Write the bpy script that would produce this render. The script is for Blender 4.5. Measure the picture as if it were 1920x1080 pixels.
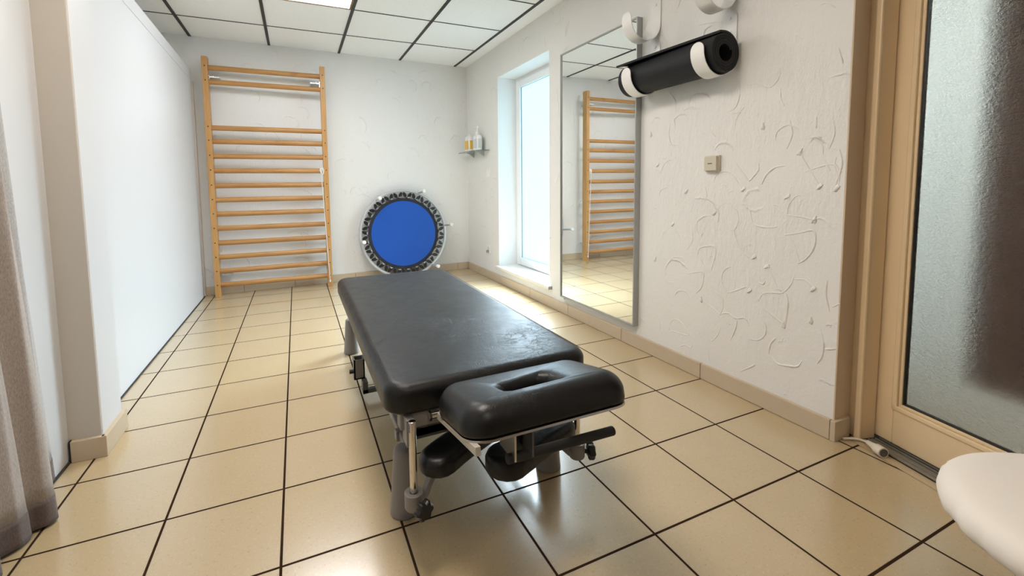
import bpy, bmesh, math, random
from mathutils import Vector, Matrix
random.seed(7)
S = 0.33            # one floor tile = 0.33 m; all coordinates below are in tiles
PI = math.pi
sc = bpy.context.scene
COL = sc.collection
for o in list(bpy.data.objects): bpy.data.objects.remove(o)

# ------------------------------------------------------------------ camera
cd = bpy.data.cameras.new('camera'); cam = bpy.data.objects.new('camera', cd); COL.objects.link(cam)
F = 815.334; YAW, PIT, ROL = 0.412148, 0.0768206, -0.0121166
ca, sa = math.cos(YAW), math.sin(YAW)
right = Vector((ca, -sa, 0)); fw = Vector((sa, ca, 0)); up0 = Vector((0, 0, 1))
f_ = math.cos(PIT)*fw - math.sin(PIT)*up0; u_ = math.sin(PIT)*fw + math.cos(PIT)*up0
r_ = math.cos(ROL)*right + math.sin(ROL)*u_; u2 = -math.sin(ROL)*right + math.cos(ROL)*u_
M = Matrix((r_, u2, -f_)).transposed().to_4x4()
M.translation = Vector((2.24068, -3.71426, 3.08356))*S
cam.matrix_world = M
cd.sensor_width = 36; cd.lens = F/1920*36
cd.shift_x = (960-913.09)/1920; cd.shift_y = (407.578-540)/1920
cd.clip_start = 0.02; cd.clip_end = 100
sc.camera = cam

# ------------------------------------------------------------------ world, exposure
sc.view_settings.view_transform = 'Standard'; sc.view_settings.look = 'None'
sc.view_settings.exposure = 0.28; sc.view_settings.gamma = 1; sc.view_settings.use_curve_mapping = False
W = bpy.data.worlds.new('world'); sc.world = W; W.use_nodes = True
W.node_tree.nodes['Background'].inputs[0].default_value = (0.75, 0.88, 1.0, 1)
W.node_tree.nodes['Background'].inputs[1].default_value = 0.6
WINDOW_STRENGTH = 1.3; WINDOW_COLOR = (0.42, 0.82, 1.0, 1)
PANEL_STRENGTH = 22.0; PANEL_COLOR = (1.0, 0.89, 0.78, 1)
HALL_STRENGTH = 105.0

# daylight that the frosted window pane throws forward and down into the room
SKY_POWER = 40.0
for k in range(6):
    ld = bpy.data.lights.new('window_daylight', 'AREA'); ld.shape = 'RECTANGLE'; ld.size = 2.3*S; ld.size_y = .62*S
    ld.energy = SKY_POWER/6; ld.color = (.70, .87, 1.0); ld.spread = math.radians(106)
    lo = bpy.data.objects.new('window_daylight', ld); COL.objects.link(lo)
    lo.location = Vector((8.30, 7.0, 1.35+.87*k))*S
    lo.rotation_euler = Vector((-.68, -.25, -.69)).to_track_quat('-Z', 'Y').to_euler()

# ------------------------------------------------------------------ materials
def mat(name, color, rough=0.5, metal=0.0, spec=0.5, coat=0.0, noise=None, bump=None, emit=None, trans=0, ior=None, sheen=0):
    m = bpy.data.materials.new(name); m.use_nodes = True
    nt = m.node_tree; b = nt.nodes['Principled BSDF']
    b.inputs['Base Color'].default_value = (*color, 1); b.inputs['Roughness'].default_value = rough
    b.inputs['Metallic'].default_value = metal; b.inputs['Specular IOR Level'].default_value = spec
    b.inputs['Coat Weight'].default_value = coat; b.inputs['Transmission Weight'].default_value = trans
    if sheen: b.inputs['Sheen Weight'].default_value = sheen
    if ior: b.inputs['IOR'].default_value = ior
    if emit:
        b.inputs['Emission Color'].default_value = emit[0]; b.inputs['Emission Strength'].default_value = emit[1]
    tc = nt.nodes.new('ShaderNodeTexCoord')
    if noise:   # (scale, amount)
        n = nt.nodes.new('ShaderNodeTexNoise'); n.inputs['Scale'].default_value = noise[0]; n.inputs['Detail'].default_value = 6
        nt.links.new(tc.outputs['Object'], n.inputs['Vector'])
        mr = nt.nodes.new('ShaderNodeMapRange'); mr.inputs[3].default_value = 1-noise[1]; mr.inputs[4].default_value = 1+noise[1]
        nt.links.new(n.outputs['Fac'], mr.inputs[0])
        mx = nt.nodes.new('ShaderNodeVectorMath'); mx.operation = 'SCALE'; mx.inputs[0].default_value = color
        nt.links.new(mr.outputs[0], mx.inputs['Scale']); nt.links.new(mx.outputs[0], b.inputs['Base Color'])
    if bump:    # (scale, strength, distance)
        n = nt.nodes.new('ShaderNodeTexNoise'); n.inputs['Scale'].default_value = bump[0]; n.inputs['Detail'].default_value = 5
        nt.links.new(tc.outputs['Object'], n.inputs['Vector'])
        bp = nt.nodes.new('ShaderNodeBump'); bp.inputs['Strength'].default_value = bump[1]; bp.inputs['Distance'].default_value = bump[2]
        nt.links.new(n.outputs['Fac'], bp.inputs['Height']); nt.links.new(bp.outputs[0], b.inputs['Normal'])
    return m

class NT:
    """small helper for node maths"""
    def __init__(s, m): s.nt = m.node_tree; s.b = s.nt.nodes['Principled BSDF']
    def n(s, t, **k):
        x = s.nt.nodes.new(t)
        for a, v in k.items(): setattr(x, a, v)
        return x
    def put(s, sock, v):
        if isinstance(v, bpy.types.NodeSocket): s.nt.links.new(v, sock)
        else: sock.default_value = v
    def m(s, op, a, b=0.0, c=0.0, clamp=False):
        x = s.n('ShaderNodeMath', operation=op, use_clamp=clamp)
        s.put(x.inputs[0], a); s.put(x.inputs[1], b); s.put(x.inputs[2], c); return x.outputs[0]
    def mr(s, v, a, b, c, d, smooth=False):
        x = s.n('ShaderNodeMapRange'); x.interpolation_type = 'SMOOTHSTEP' if smooth else 'LINEAR'
        s.put(x.inputs[0], v); s.put(x.inputs[1], a); s.put(x.inputs[2], b); s.put(x.inputs[3], c); s.put(x.inputs[4], d); return x.outputs[0]
    def noise(s, vec, scale, detail=4, rough=.5, out='Fac'):
        x = s.n('ShaderNodeTexNoise'); s.put(x.inputs['Vector'], vec); x.inputs['Scale'].default_value = scale
        x.inputs['Detail'].default_value = detail; x.inputs['Roughness'].default_value = rough; return x.outputs[out]
    def mix(s, f, a, b):
        x = s.n('ShaderNodeMix', data_type='RGBA'); s.put(x.inputs[0], f); s.put(x.inputs[6], a); s.put(x.inputs[7], b); return x.outputs[2]
    def mapping(s, vec, scale=(1, 1, 1), rot=(0, 0, 0), loc=(0, 0, 0)):
        x = s.n('ShaderNodeMapping'); s.put(x.inputs[0], vec); x.inputs['Scale'].default_value = scale
        x.inputs['Rotation'].default_value = rot; x.inputs['Location'].default_value = loc; return x.outputs[0]
    def bump(s, h, strength, dist, normal=None):
        x = s.n('ShaderNodeBump'); x.inputs['Strength'].default_value = strength; x.inputs['Distance'].default_value = dist
        s.put(x.inputs['Height'], h)
        if normal is not None: s.nt.links.new(normal, x.inputs['Normal'])
        return x.outputs[0]

def floor_material(name, grid=True):
    m = mat(name, (.6, .5, .38), .32, spec=.95); k = NT(m)
    oc = k.n('ShaderNodeTexCoord').outputs['Object']
    v = k.mapping(oc, (1/S, 1/S, 1/S))
    sep = k.n('ShaderNodeSeparateXYZ'); k.nt.links.new(v, sep.inputs[0])
    def dist(c): return k.m('ABSOLUTE', k.m('SUBTRACT', k.m('FRACT', k.m('ADD', c, .5)), .5))
    d = k.m('MINIMUM', dist(sep.outputs[0]), dist(sep.outputs[1]))
    g = k.mr(d, .009, .0135, 1, 0, True)
    # per-tile tone
    fl = k.n('ShaderNodeVectorMath', operation='FLOOR'); k.nt.links.new(v, fl.inputs[0])
    wn = k.n('ShaderNodeTexWhiteNoise'); k.nt.links.new(fl.outputs[0], wn.inputs['Vector'])
    n1 = k.noise(v, 1.6, 1, .4); n2 = k.noise(v, 38, 4, .7); n3 = k.noise(k.mapping(v, (1, 1, 1), loc=(7, 3, 0)), 14, 5, .65)
    base = k.mix(k.mr(n1, .3, .7, 0, 1), (.515, .395, .222, 1), (.53, .408, .235, 1))
    base = k.mix(k.mr(k.noise(v, 34, 3, .8), .60, .66, 0, .45), base, (.30, .20, .11, 1))
    
    base = k.mix(k.mr(k.noise(k.mapping(v, loc=(5, 2, 0)), 40, 2, .7), .60, .68, 0, .35), base, (.66, .55, .38, 1))
    base = k.mix(k.m('MULTIPLY', wn.outputs['Value'], .10), base, (.50, .42, .31, 1))
    if grid: base = k.mix(g, base, (.042, .024, .014, 1)); k.put(k.b.inputs['Specular IOR Level'], k.m('MULTIPLY', k.m('SUBTRACT', 1, g), .9))
    k.put(k.b.inputs['Base Color'], base)
    r = .27
    if grid: r = k.m('ADD', r, k.m('MULTIPLY', g, .4))
    k.put(k.b.inputs['Roughness'], r)
    k.put(k.b.inputs['Coat Weight'], k.m('MULTIPLY', k.m('SUBTRACT', 1, g), .85) if grid else .85); k.b.inputs['Coat Roughness'].default_value = .17; k.b.inputs['Coat IOR'].default_value = 1.75
    nb = k.bump(k.noise(v, 40, 4, .6), .10, .0012)
    k.put(k.b.inputs['Coat Normal'], k.bump(k.noise(v, 30, 4, .6), .12, .0010))
    
    if grid: nb = k.bump(k.m('SUBTRACT', 1, g), .6, .002, nb)
    k.put(k.b.inputs['Normal'], nb)
    return m

def plaster_material(name, color, amount=1.0, density=.85, drags=.9):
    """white render with trowelled arcs and little lumps"""
    m = mat(name, color, .75, spec=.3); k = NT(m)
    oc = k.n('ShaderNodeTexCoord').outputs['Object']
    v0 = k.mapping(oc, (1/S, 1/S, 1/S))
    wob = k.n('ShaderNodeVectorMath', operation='SCALE'); k.put(wob.inputs[0], k.noise(v0, 5, 3, .5, 'Color')); wob.inputs['Scale'].default_value = .12
    ad = k.n('ShaderNodeVectorMath', operation='ADD'); k.put(ad.inputs[0], v0); k.put(ad.inputs[1], wob.outputs[0]); v = ad.outputs[0]
    h = None
    for i, (scl, off) in enumerate(((1.15, (0, 0, 0)), (1.7, (3.3, 7.1, 1.7)), (.95, (9.3, 2.2, 5.7)), (1.35, (1.3, 12.2, 8.7)))):
        vv = k.mapping(v, (1, 1, 1), loc=off)
        vo = k.n('ShaderNodeTexVoronoi', feature='F1'); k.put(vo.inputs['Vector'], vv); vo.inputs['Scale'].default_value = scl
        col = k.n('ShaderNodeSeparateColor'); k.put(col.inputs[0], vo.outputs['Color'])
        d = vo.outputs['Distance']
        rad = k.mr(col.outputs[0], 0, 1, .20, .40)
        w = k.m('DIVIDE', k.m('ABSOLUTE', k.m('SUBTRACT', d, rad)), .0135*scl)
        ridge = k.m('EXPONENT', k.m('MULTIPLY', k.m('MULTIPLY', w, w), -1))
        # only part of the ring: angular mask by a random direction
        df = k.n('ShaderNodeVectorMath', operation='SUBTRACT'); sc1 = k.mapping(vv, (scl, scl, scl)); k.put(df.inputs[0], sc1); k.put(df.inputs[1], k.mapping(vo.outputs['Position'], (scl, scl, scl)))
        rd = k.n('ShaderNodeVectorMath', operation='SUBTRACT'); k.put(rd.inputs[0], vo.outputs['Color']); rd.inputs[1].default_value = (.5, .5, .5)
        dt = k.n('ShaderNodeVectorMath', operation='DOT_PRODUCT'); k.put(dt.inputs[0], df.outputs[0]); k.put(dt.inputs[1], rd.outputs[0])
        mask = k.m('MULTIPLY', k.mr(dt.outputs['Value'], .02, .07, 0, 1), k.mr(col.outputs[2], 1-density, 1-density+.05, 0, 1))
        mask = k.m('MULTIPLY', mask, k.mr(k.noise(vv, 7, 2), .30, .50, .25, 1))
        # straight drag of the trowel across the arc
        x = k.m('MULTIPLY', ridge, mask)
        h = x if h is None else k.m('MAXIMUM', h, x)
    lump = k.mr(k.noise(k.mapping(v, (1, 1, 1.4)), 3.6, 5, .6), .66, .74, 0, .7)
    h = k.m('MAXIMUM', h, lump)
    # rough dragged patches
    patch = k.mr(k.noise(v0, .55, 2), .42, .62, 0, 1)
    drag = k.m('MULTIPLY', k.noise(k.mapping(v, (1, 1, .22), rot=(.3, 0, 0)), 16, 5, .6), patch)
    h = k.m('ADD', h, k.m('MULTIPLY', drag, drags))
    fine = k.noise(v0, 45, 4, .6)
    nb = k.bump(fine, .22*amount, .004)
    nb = k.bump(k.noise(v0, 3, 3), .35*amount, .012, nb)
    nb = k.bump(h, .9*amount, .0085 if density > .4 else .005, nb)
    k.put(k.b.inputs['Normal'], nb)
    return m

def leather_material():
    m = mat('black_leatherette', (.0045, .0048, .0054), .36, spec=.40); k = NT(m)
    oc = k.n('ShaderNodeTexCoord').outputs['Object']; v = k.mapping(oc, (1/S,)*3)
    grain = k.n('ShaderNodeTexVoronoi'); k.put(grain.inputs['Vector'], v); grain.inputs['Scale'].default_value = 75
    wv = k.n('ShaderNodeVectorMath', operation='SCALE'); k.put(wv.inputs[0], k.noise(v, 2.5, 3, .5, 'Color')); wv.inputs['Scale'].default_value = .5
    ad = k.n('ShaderNodeVectorMath', operation='ADD'); k.put(ad.inputs[0], v); k.put(ad.inputs[1], wv.outputs[0])
    wr = k.noise(k.mapping(ad.outputs[0], (1, 2.6, 1)), 7, 5, .62)
    ridged = k.m('ABSOLUTE', k.m('SUBTRACT', wr, .5))
    cre = k.mr(ridged, 0, .035, 1, 0, True)
    cre = k.m('MULTIPLY', cre, k.mr(k.noise(v, 1.3, 3), .45, .62, 0, 1))
    nb = k.bump(grain.outputs['Distance'], .08, .001)
    nb = k.bump(k.noise(v, 9, 5, .6), .18, .003, nb)
    nb = k.bump(cre, .30, .0012, nb)
    k.put(k.b.inputs['Normal'], nb)
    k.put(k.b.inputs['Roughness'], k.mr(k.noise(v, 6, 4), .3, .7, .35, .43))
    return m

def wood_material(name, c1, c2, axis):
    m = mat(name, c1, .42, spec=.4); k = NT(m)
    oc = k.n('ShaderNodeTexCoord').outputs['Object']
    s = [26, 26, 26]; s[axis] = 1.6
    n = k.noise(k.mapping(oc, tuple(s)), 1.6, 5, .6)
    fine = k.noise(k.mapping(oc, tuple(x*4 for x in s)), 2, 3)
    kn = k.mr(k.noise(oc, 6, 2), .68, .76, 0, .5)
    c = k.mix(k.mr(n, .35, .65, 0, 1), (*c1, 1), (*c2, 1))
    c = k.mix(k.mr(fine, .5, .7, 0, .25), c, (c2[0]*.7, c2[1]*.6, c2[2]*.5, 1))
    c = k.mix(kn, c, (.30, .13, .04, 1))
    k.put(k.b.inputs['Base Color'], c); k.put(k.b.inputs['Normal'], k.bump(fine, .08, .001))
    return m

def ceiling_material():
    m = mat('mineral_ceiling', (.90, .90, .90), .9, spec=.1); k = NT(m)
    oc = k.n('ShaderNodeTexCoord').outputs['Object']; v = k.mapping(oc, (1/S,)*3)
    n = k.noise(v, 26, 4, .7)
    k.put(k.b.inputs['Base Color'], k.mix(k.mr(n, .60, .68, 0, .35), (.91, .91, .905, 1), (.55, .55, .55, 1)))
    k.put(k.b.inputs['Normal'], k.bump(k.mr(n, .55, .7, 1, 0), .25, .003))
    return m

def fabric_material(name, c, sc_=420, rough=.95):
    m = mat(name, c, rough, spec=.15, sheen=.2); k = NT(m)
    oc = k.n('ShaderNodeTexCoord').outputs['Object']
    n = k.noise(k.mapping(oc, (1, 1, .25)), sc_, 3, .7)
    k.put(k.b.inputs['Base Color'], k.mix(k.mr(n, .35, .65, 0, 1), (c[0]*.8, c[1]*.8, c[2]*.8, 1), (min(1, c[0]*1.15), min(1, c[1]*1.15), min(1, c[2]*1.15), 1)))
    k.put(k.b.inputs['Normal'], k.bump(n, .12, .0004))
    return m

def frosted_glass(name):
    m = mat(name, (.92, .95, .94), .38, trans=1.0, ior=1.25, spec=.35); k = NT(m)
    oc = k.n('ShaderNodeTexCoord').outputs['Object']
    n = k.noise(k.mapping(oc, (1, 1, 1.3)), 85, 4, .65)
    k.put(k.b.inputs['Normal'], k.bump(n, 1.0, .011))
    return m

M_FLOOR = floor_material('beige_floor_tile'); M_TILE = floor_material('beige_tile_plain', False)
M_PLR = plaster_material('trowelled_plaster_right', (.80, .79, .76), 1.0, .30, 1.6)
M_PLB = plaster_material('trowelled_plaster_back', (.80, .80, .79), .6, .45)
M_WHITE = mat('smooth_white_paint', (.83, .83, .82), .5, spec=.4, noise=(3, .01))
M_PANEL = mat('white_laminate', (.64, .65, .665), .38, spec=.45)
M_PILLAR = mat('pillar_shaded_front', (.57, .53, .475), .8, spec=.3, bump=(60, .12, .002))  # darker than the pillar's side: front-face shade put into the colour
M_CEIL = ceiling_material()
M_BAR = mat('black_ceiling_rail', (.012, .012, .012), .5)
M_SKIRT = mat('beige_skirting_tile', (.56, .46, .33), .35, noise=(25, .05))
M_GROUT = mat('skirting_grout', (.20, .15, .10), .8)
M_WOOD = wood_material('pine_upright', (.58, .33, .125), (.49, .255, .085), 2)
M_RUNG = wood_material('pine_rung', (.52, .28, .10), (.40, .19, .06), 0)
M_HOLE = mat('dark_screw', (.03, .015, .01), .5)
M_STEEL = mat('zinc_steel', (.55, .55, .55), .3, metal=1)
M_CHROME = mat('chrome', (.75, .72, .68), .12, metal=1)
M_LEATHER = leather_material()
M_GREY = mat('grey_powder_coat', (.25, .235, .225), .42, spec=.4, bump=(700, .1, .0004))
M_DGREY = mat('dark_grey_steel', (.10, .095, .09), .4, spec=.4)
M_BLACK = mat('black_plastic', (.012, .012, .013), .35)
M_FOAM = mat('black_foam_grip', (.014, .014, .015), .7, bump=(300, .2, .0006))
M_PLATE = mat('pale_ply_plate', (.52, .48, .42), .45)
M_BLUE = mat('blue_jumping_mat', (.009, .088, .46), .5, spec=.35)
M_NAVY = mat('black_webbing', (.012, .013, .022), .7)
M_RUBBER = mat('white_rubber', (.80, .79, .76), .5)
M_TUBE = mat('silver_tube', (.56, .58, .59), .4, metal=.3)
M_MIRROR = mat('mirror_silver', (.93, .95, .94), .0, metal=1)
M_MFRAME = mat('brushed_aluminium', (.40, .41, .41), .42, metal=.55, noise=(40, .04))
M_YOGA = mat('black_yoga_mat', (.011, .0115, .0135), .6, spec=.3, bump=(260, .2, .0008))
M_HOOK = mat('white_powder_coat', (.80, .79, .77), .38)
M_SW = mat('cream_switch_plastic', (.60, .55, .44), .35)
M_SWD = mat('dark_engraving', (.12, .09, .06), .6)
M_OUT = mat('white_outlet_plastic', (.84, .84, .83), .35)
M_PVC = mat('white_upvc', (.86, .87, .87), .3)
M_SEAL = mat('grey_seal', (.18, .25, .29), .5)
M_SILL = mat('pale_stone_sill', (.74, .72, .68), .35, noise=(40, .06))
M_SILLE = mat('grey_sill_edge', (.35, .35, .33), .5)
M_WIN = mat('frosted_daylight_pane', (.22, .3, .33), .4, emit=(WINDOW_COLOR, WINDOW_STRENGTH))
M_LIGHT = mat('added_panel_diffuser', (.9, .88, .84), .5, emit=(PANEL_COLOR, PANEL_STRENGTH))  # for the added panel above the table
M_LFRAME = mat('brown_lamp_edge', (.22, .12, .05), .5)
M_BEIGE = mat('beige_gloss_paint', (.80, .62, .385), .32, spec=.5, bump=(30, .05, .002))
M_BEIGE2 = mat('beige_matt_paint', (.68, .53, .36), .6, bump=(60, .2, .002))
M_DIM = mat('dimmed_front_wall', (.16, .12, .09), .8)  # dark colour stands in for a dim room behind the camera
M_DOORG = frosted_glass('rippled_frosted_glass')
M_BROWN = mat('dark_brown_board', (.10, .032, .012), .6)
M_HALL = mat('hall_white', (.76, .79, .77), .8)
M_TRACK = mat('worn_aluminium_track', (.30, .27, .22), .4, metal=.5, noise=(60, .15))
M_RAILB = mat('dark_track_rubber', (.02, .016, .012), .6)  # dark base of the door track, also the door's glazing seal
M_CURT = fabric_material('greige_curtain', (.42, .375, .345))
M_CURTL = fabric_material('pale_curtain_lining', (.44, .43, .42))
M_HEM = fabric_material('curtain_hem', (.15, .12, .115))
M_COVER = mat('white_stretch_cover', (.80, .755, .70), .85, spec=.2, bump=(900, .06, .0003), noise=(5, .015))
M_YEL = mat('yellow_label', (.85, .50, .06), .5)
M_BOT = mat('white_bottle', (.85, .85, .83), .35)
M_LAB = mat('pale_grey_label', (.62, .66, .67), .5)
M_SHELF = mat('clear_shelf_glass', (.75, .9, .87), .05, trans=.85, ior=1.45)
M_CORD = mat('white_cord_plastic', (.75, .68, .56), .35)
M_STRING = mat('white_string', (.75, .73, .70), .8)
M_GAP = mat('dark_gap', (.03, .028, .026), .7)

# ------------------------------------------------------------------ mesh helpers (tile units)
def new(): return bmesh.new()
def wloc(o):
    l = Vector((0, 0, 0))
    while o is not None: l += o.location; o = o.parent
    return l
def obj(name, bm, m, parent=None, smooth=False, mods=None, origin=None, **props):
    bmesh.ops.recalc_face_normals(bm, faces=bm.faces)
    me = bpy.data.meshes.new(name)
    for v in bm.verts: v.co = v.co*S
    if parent is not None: org = wloc(parent)
    elif origin is not None: org = Vector(origin)*S
    else: org = Vector((0, 0, 0))
    for v in bm.verts: v.co -= org
    bm.to_mesh(me); bm.free()
    o = bpy.data.objects.new(name, me); COL.objects.link(o)
    if parent is not None: o.parent = parent
    else: o.location = org
    for mm in (m if isinstance(m, (list, tuple)) else [m]): me.materials.append(mm)
    if smooth:
        me.shade_smooth()
        if smooth != 'all':
            me.set_sharp_from_angle(angle=math.radians(40))
    for k, v in props.items(): o[k] = v
    return o
def thing(name, label, cat, loc, group=None):
    o = bpy.data.objects.new(name, None); COL.objects.link(o); o.location = Vector(loc)*S
    o['label'] = label; o['category'] = cat; o.empty_display_size = .05
    if group: o['group'] = group
    return o
TRIM = [40]
def struct(name, bm, m, **k):
    if name.startswith('trim_') and not name[5:].isdigit(): TRIM[0] += 1; name = 'trim_%d' % TRIM[0]
    return obj(name, bm, m, kind='structure', **k)
def box(bm, x0, x1, y0, y1, z0, z1, bev=0, seg=2, mi=0, M4=None):
    t = bmesh.new(); bmesh.ops.create_cube(t, size=1)
    for v in t.verts:
        v.co = Vector(((x0+x1)/2+v.co.x*(x1-x0), (y0+y1)/2+v.co.y*(y1-y0), (z0+z1)/2+v.co.z*(z1-z0)))
    if bev: bmesh.ops.bevel(t, geom=t.edges[:], offset=bev, segments=seg, affect='EDGES', profile=.5)
    merge(bm, t, mi, M4)
def merge(bm, t, mi=0, M4=None):
    if M4 is not None: bmesh.ops.transform(t, matrix=M4, verts=t.verts)
    mp = {v: bm.verts.new(v.co) for v in t.verts}
    for f in t.faces:
        try: nf = bm.faces.new([mp[v] for v in f.verts]); nf.material_index = mi if mi else f.material_index
        except ValueError: pass
    t.free()
def cyl(bm, a, b, r0, r1=None, seg=24, mi=0, cap=True, round_=0):
    a = Vector(a); b = Vector(b); r1 = r0 if r1 is None else r1
    d = (b-a); L = d.length; d.normalize()
    q = d.to_track_quat('Z', 'Y')
    prof = [(0, r0), (L, r1)]
    if round_:
        prof = [(round_*(1-math.cos(t)), r0-round_*(1-math.sin(t))) for t in (0, PI/6, PI/3, PI/2)] + \
               [(L-round_*(1-math.sin(t)), r1-round_*(1-math.cos(t))) for t in (0, PI/6, PI/3, PI/2)]
    rings = []
    for h, r in prof:
        rings.append([bm.verts.new(a+q@Vector((r*math.cos(2*PI*i/seg), r*math.sin(2*PI*i/seg), h))) for i in range(seg)])
    for A, B in zip(rings, rings[1:]):
        for i in range(seg): bm.faces.new((A[i], A[(i+1) % seg], B[(i+1) % seg], B[i])).material_index = mi
    if cap:
        bm.faces.new(rings[0][::-1]).material_index = mi; bm.faces.new(rings[-1]).material_index = mi
def lathe(bm, prof, c, seg=32, mi=0):
    rings = []
    for r, z in prof:
        if r < 1e-6: rings.append([bm.verts.new((c[0], c[1], c[2]+z))])
        else: rings.append([bm.verts.new((c[0]+r*math.cos(2*PI*i/seg), c[1]+r*math.sin(2*PI*i/seg), c[2]+z)) for i in range(seg)])
    for A, B in zip(rings, rings[1:]):
        for i in range(seg):
            if len(A) == 1 and len(B) == 1: continue
            if len(A) == 1: f = bm.faces.new((A[0], B[i], B[(i+1) % seg]))
            elif len(B) == 1: f = bm.faces.new((A[i], A[(i+1) % seg], B[0]))
            else: f = bm.faces.new((A[i], A[(i+1) % seg], B[(i+1) % seg], B[i]))
            f.material_index = mi
def tube(bm, pts, r, seg=10, closed=False, mi=0, rr=None):
    pts = [Vector(p) for p in pts]; n = len(pts); rings = []; prev = None
    for i, p in enumerate(pts):
        if closed: t = (pts[(i+1) % n]-pts[i-1]).normalized()
        else: t = (pts[min(i+1, n-1)]-pts[max(i-1, 0)]).normalized()
        if prev is None:
            a = Vector((0, 0, 1)) if abs(t.z) < .9 else Vector((1, 0, 0)); u = t.cross(a).normalized()
        else: u = (prev-t*prev.dot(t)).normalized()
        prev = u; w = t.cross(u); R_ = rr[i] if rr else r
        rings.append([bm.verts.new(p+(u*math.cos(2*PI*k/seg)+w*math.sin(2*PI*k/seg))*R_) for k in range(seg)])
    pr = list(zip(rings, rings[1:]))+([(rings[-1], rings[0])] if closed else [])
    for A, B in pr:
        for k in range(seg): bm.faces.new((A[k], A[(k+1) % seg], B[(k+1) % seg], B[k])).material_index = mi
    if not closed: bm.faces.new(rings[0][::-1]).material_index = mi; bm.faces.new(rings[-1]).material_index = mi
def poly_prism(bm, pts, z0, z1, mi=0):
    A = [bm.verts.new((x, y, z0)) for x, y in pts]; B = [bm.verts.new((x, y, z1)) for x, y in pts]
    n = len(pts)
    for i in range(n): bm.faces.new((A[i], A[(i+1) % n], B[(i+1) % n], B[i])).material_index = mi
    bm.faces.new(A[::-1]).material_index = mi; bm.faces.new(B).material_index = mi
def bezier(pts, n=12):
    """Catmull-Rom through pts"""
    P = [Vector(p) for p in pts]; P = [P[0]]+P+[P[-1]]; out = []
    for i in range(1, len(P)-2):
        for k in range(n):
            t = k/n; a, b, c, d = P[i-1], P[i], P[i+1], P[i+2]
            out.append(.5*((2*b)+(-a+c)*t+(2*a-5*b+4*c-d)*t*t+(-a+3*b-3*c+d)*t**3))
    out.append(P[-2]); return out

# ------------------------------------------------------------------ room shell
CZ = 7.22
XW = 7.97                       # right wall
D0 = Vector((8.44, -1.0, 0)); DD = Vector((-.25, -.968, 0)).normalized(); DN = Vector((-.968, .25, 0)).normalized()
def dpt(s, off, z=0): p = D0+DD*s+DN*off; return (p.x, p.y, z)
BW = lambda x: 10.73+.041*(x+.25)     # back wall line (very slightly skewed)

bm = new()
A1 = Vector((8.143, -.878, 0)); A2 = A1+DD*6
fl = [(-2.6, -7.4), (A2.x, -7.4), (A2.x, A2.y), (A1.x, A1.y), (XW+.3, -.78), (XW+.3, 11.4), (-2.6, 11.4)]
bm.faces.new([bm.verts.new((x, y, 0)) for x, y in fl])
bmesh.ops.triangulate(bm, faces=bm.faces)
struct('floor', bm, M_FLOOR)
bm = new()     # cut strip of tile between the grid and the door track, and the hall floor behind it
g = .006
pts = [(A1+DD*.0-DN*g), (A2-DN*g), D0+DD*6+DN*.19, D0+DD*-.1+DN*.19]
bm.faces.new([bm.verts.new((p.x, p.y, 0)) for p in pts])
struct('floor_doorway', bm, M_TILE)
bm = new(); bm.faces.new([bm.verts.new(p) for p in ((7.4, -9, -.02), (14, -9, -.02), (14, .2, -.02), (7.4, .2, -.02))])
struct('floor_hall', bm, M_GROUT)

# ceiling
bm = new(); box(bm, -2.6, 8.6, -7.4, 11.4, CZ, CZ+.3); struct('ceiling', bm, M_CEIL)
YB = [9.12, 7.24, 5.36, 3.48, 1.6, -.28, -2.16, -4.04, -5.92]
i = 1
for x in (-2.19, -.25, 1.69, 3.64, 5.57, 7.52):
    bm = new(); box(bm, x-.035, x+.035, -7.3, BW(x)-.005, CZ-.02, CZ+.01); struct('trim_%d' % i, bm, M_BAR); i += 1
for y in YB:
    bm = new(); box(bm, -2.5, 7.52, y-.013, y+.013, CZ-.012, CZ+.01); struct('trim_%d' % i, bm, M_BAR); i += 1
def ceiling_lamp(x0, x1, y0, y1, label, ml=None):
    t = thing('ceiling_light', label, 'ceiling light', ((x0+x1)/2, (y0+y1)/2, CZ-.03), 'ceiling panel lights')
    bm = new(); box(bm, x0+.09, x1-.09, y0+.09, y1-.09, CZ-.02, CZ-.005); obj('diffuser', bm, ml or M_LIGHT, t)
    bm = new()
    for a in ((x0+.045, x0+.09, y0+.045, y1-.045), (x1-.09, x1-.045, y0+.045, y1-.045), (x0+.09, x1-.09, y0+.045, y0+.09), (x0+.09, x1-.09, y1-.09, y1-.045)):
        box(bm, a[0], a[1], a[2], a[3], CZ-.03, CZ)
    obj('frame', bm, M_LFRAME, t)
M_LDIM = mat('dimmed_lamp_diffuser', (.9, .88, .84), .5, emit=((.96, .97, 1.0, 1), 20.0))
ceiling_lamp(1.69, 3.64, 5.36, 7.24, 'warm white lit square light panel in the tiled ceiling at the top edge', M_LDIM)
ceiling_lamp(1.69, 3.64, -.28, 1.6, 'added warm white fill panel in the ceiling above the treatment table, out of view')  # added unseen panel, fills the foreground with warm light
ceiling_lamp(1.69, 3.64, -5.92, -4.04, 'added warm white fill panel in the ceiling behind the viewpoint, out of view', mat('added_rear_fill_diffuser', (.9, .88, .84), .5, emit=(PANEL_COLOR, 8.0)))  # fill panel added behind the camera, never in view

ceiling_lamp(-2.19, -.25, 3.48, 5.36, 'added fill panel in the ceiling beyond the white partition, out of view', mat('added_bay_fill_diffuser', (.9, .88, .84), .5, emit=((1.0, .96, .9, 1), 12.0)))  # added out of view to brighten the ceiling above the partition

# back wall
bm = new()
poly_prism(bm, [(-2.6, BW(-2.6)), (8.6, BW(8.6)), (8.6, BW(8.6)+.4), (-2.6, BW(-2.6)+.4)], 0, CZ)
struct('wall_back', bm, M_PLB)
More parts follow.
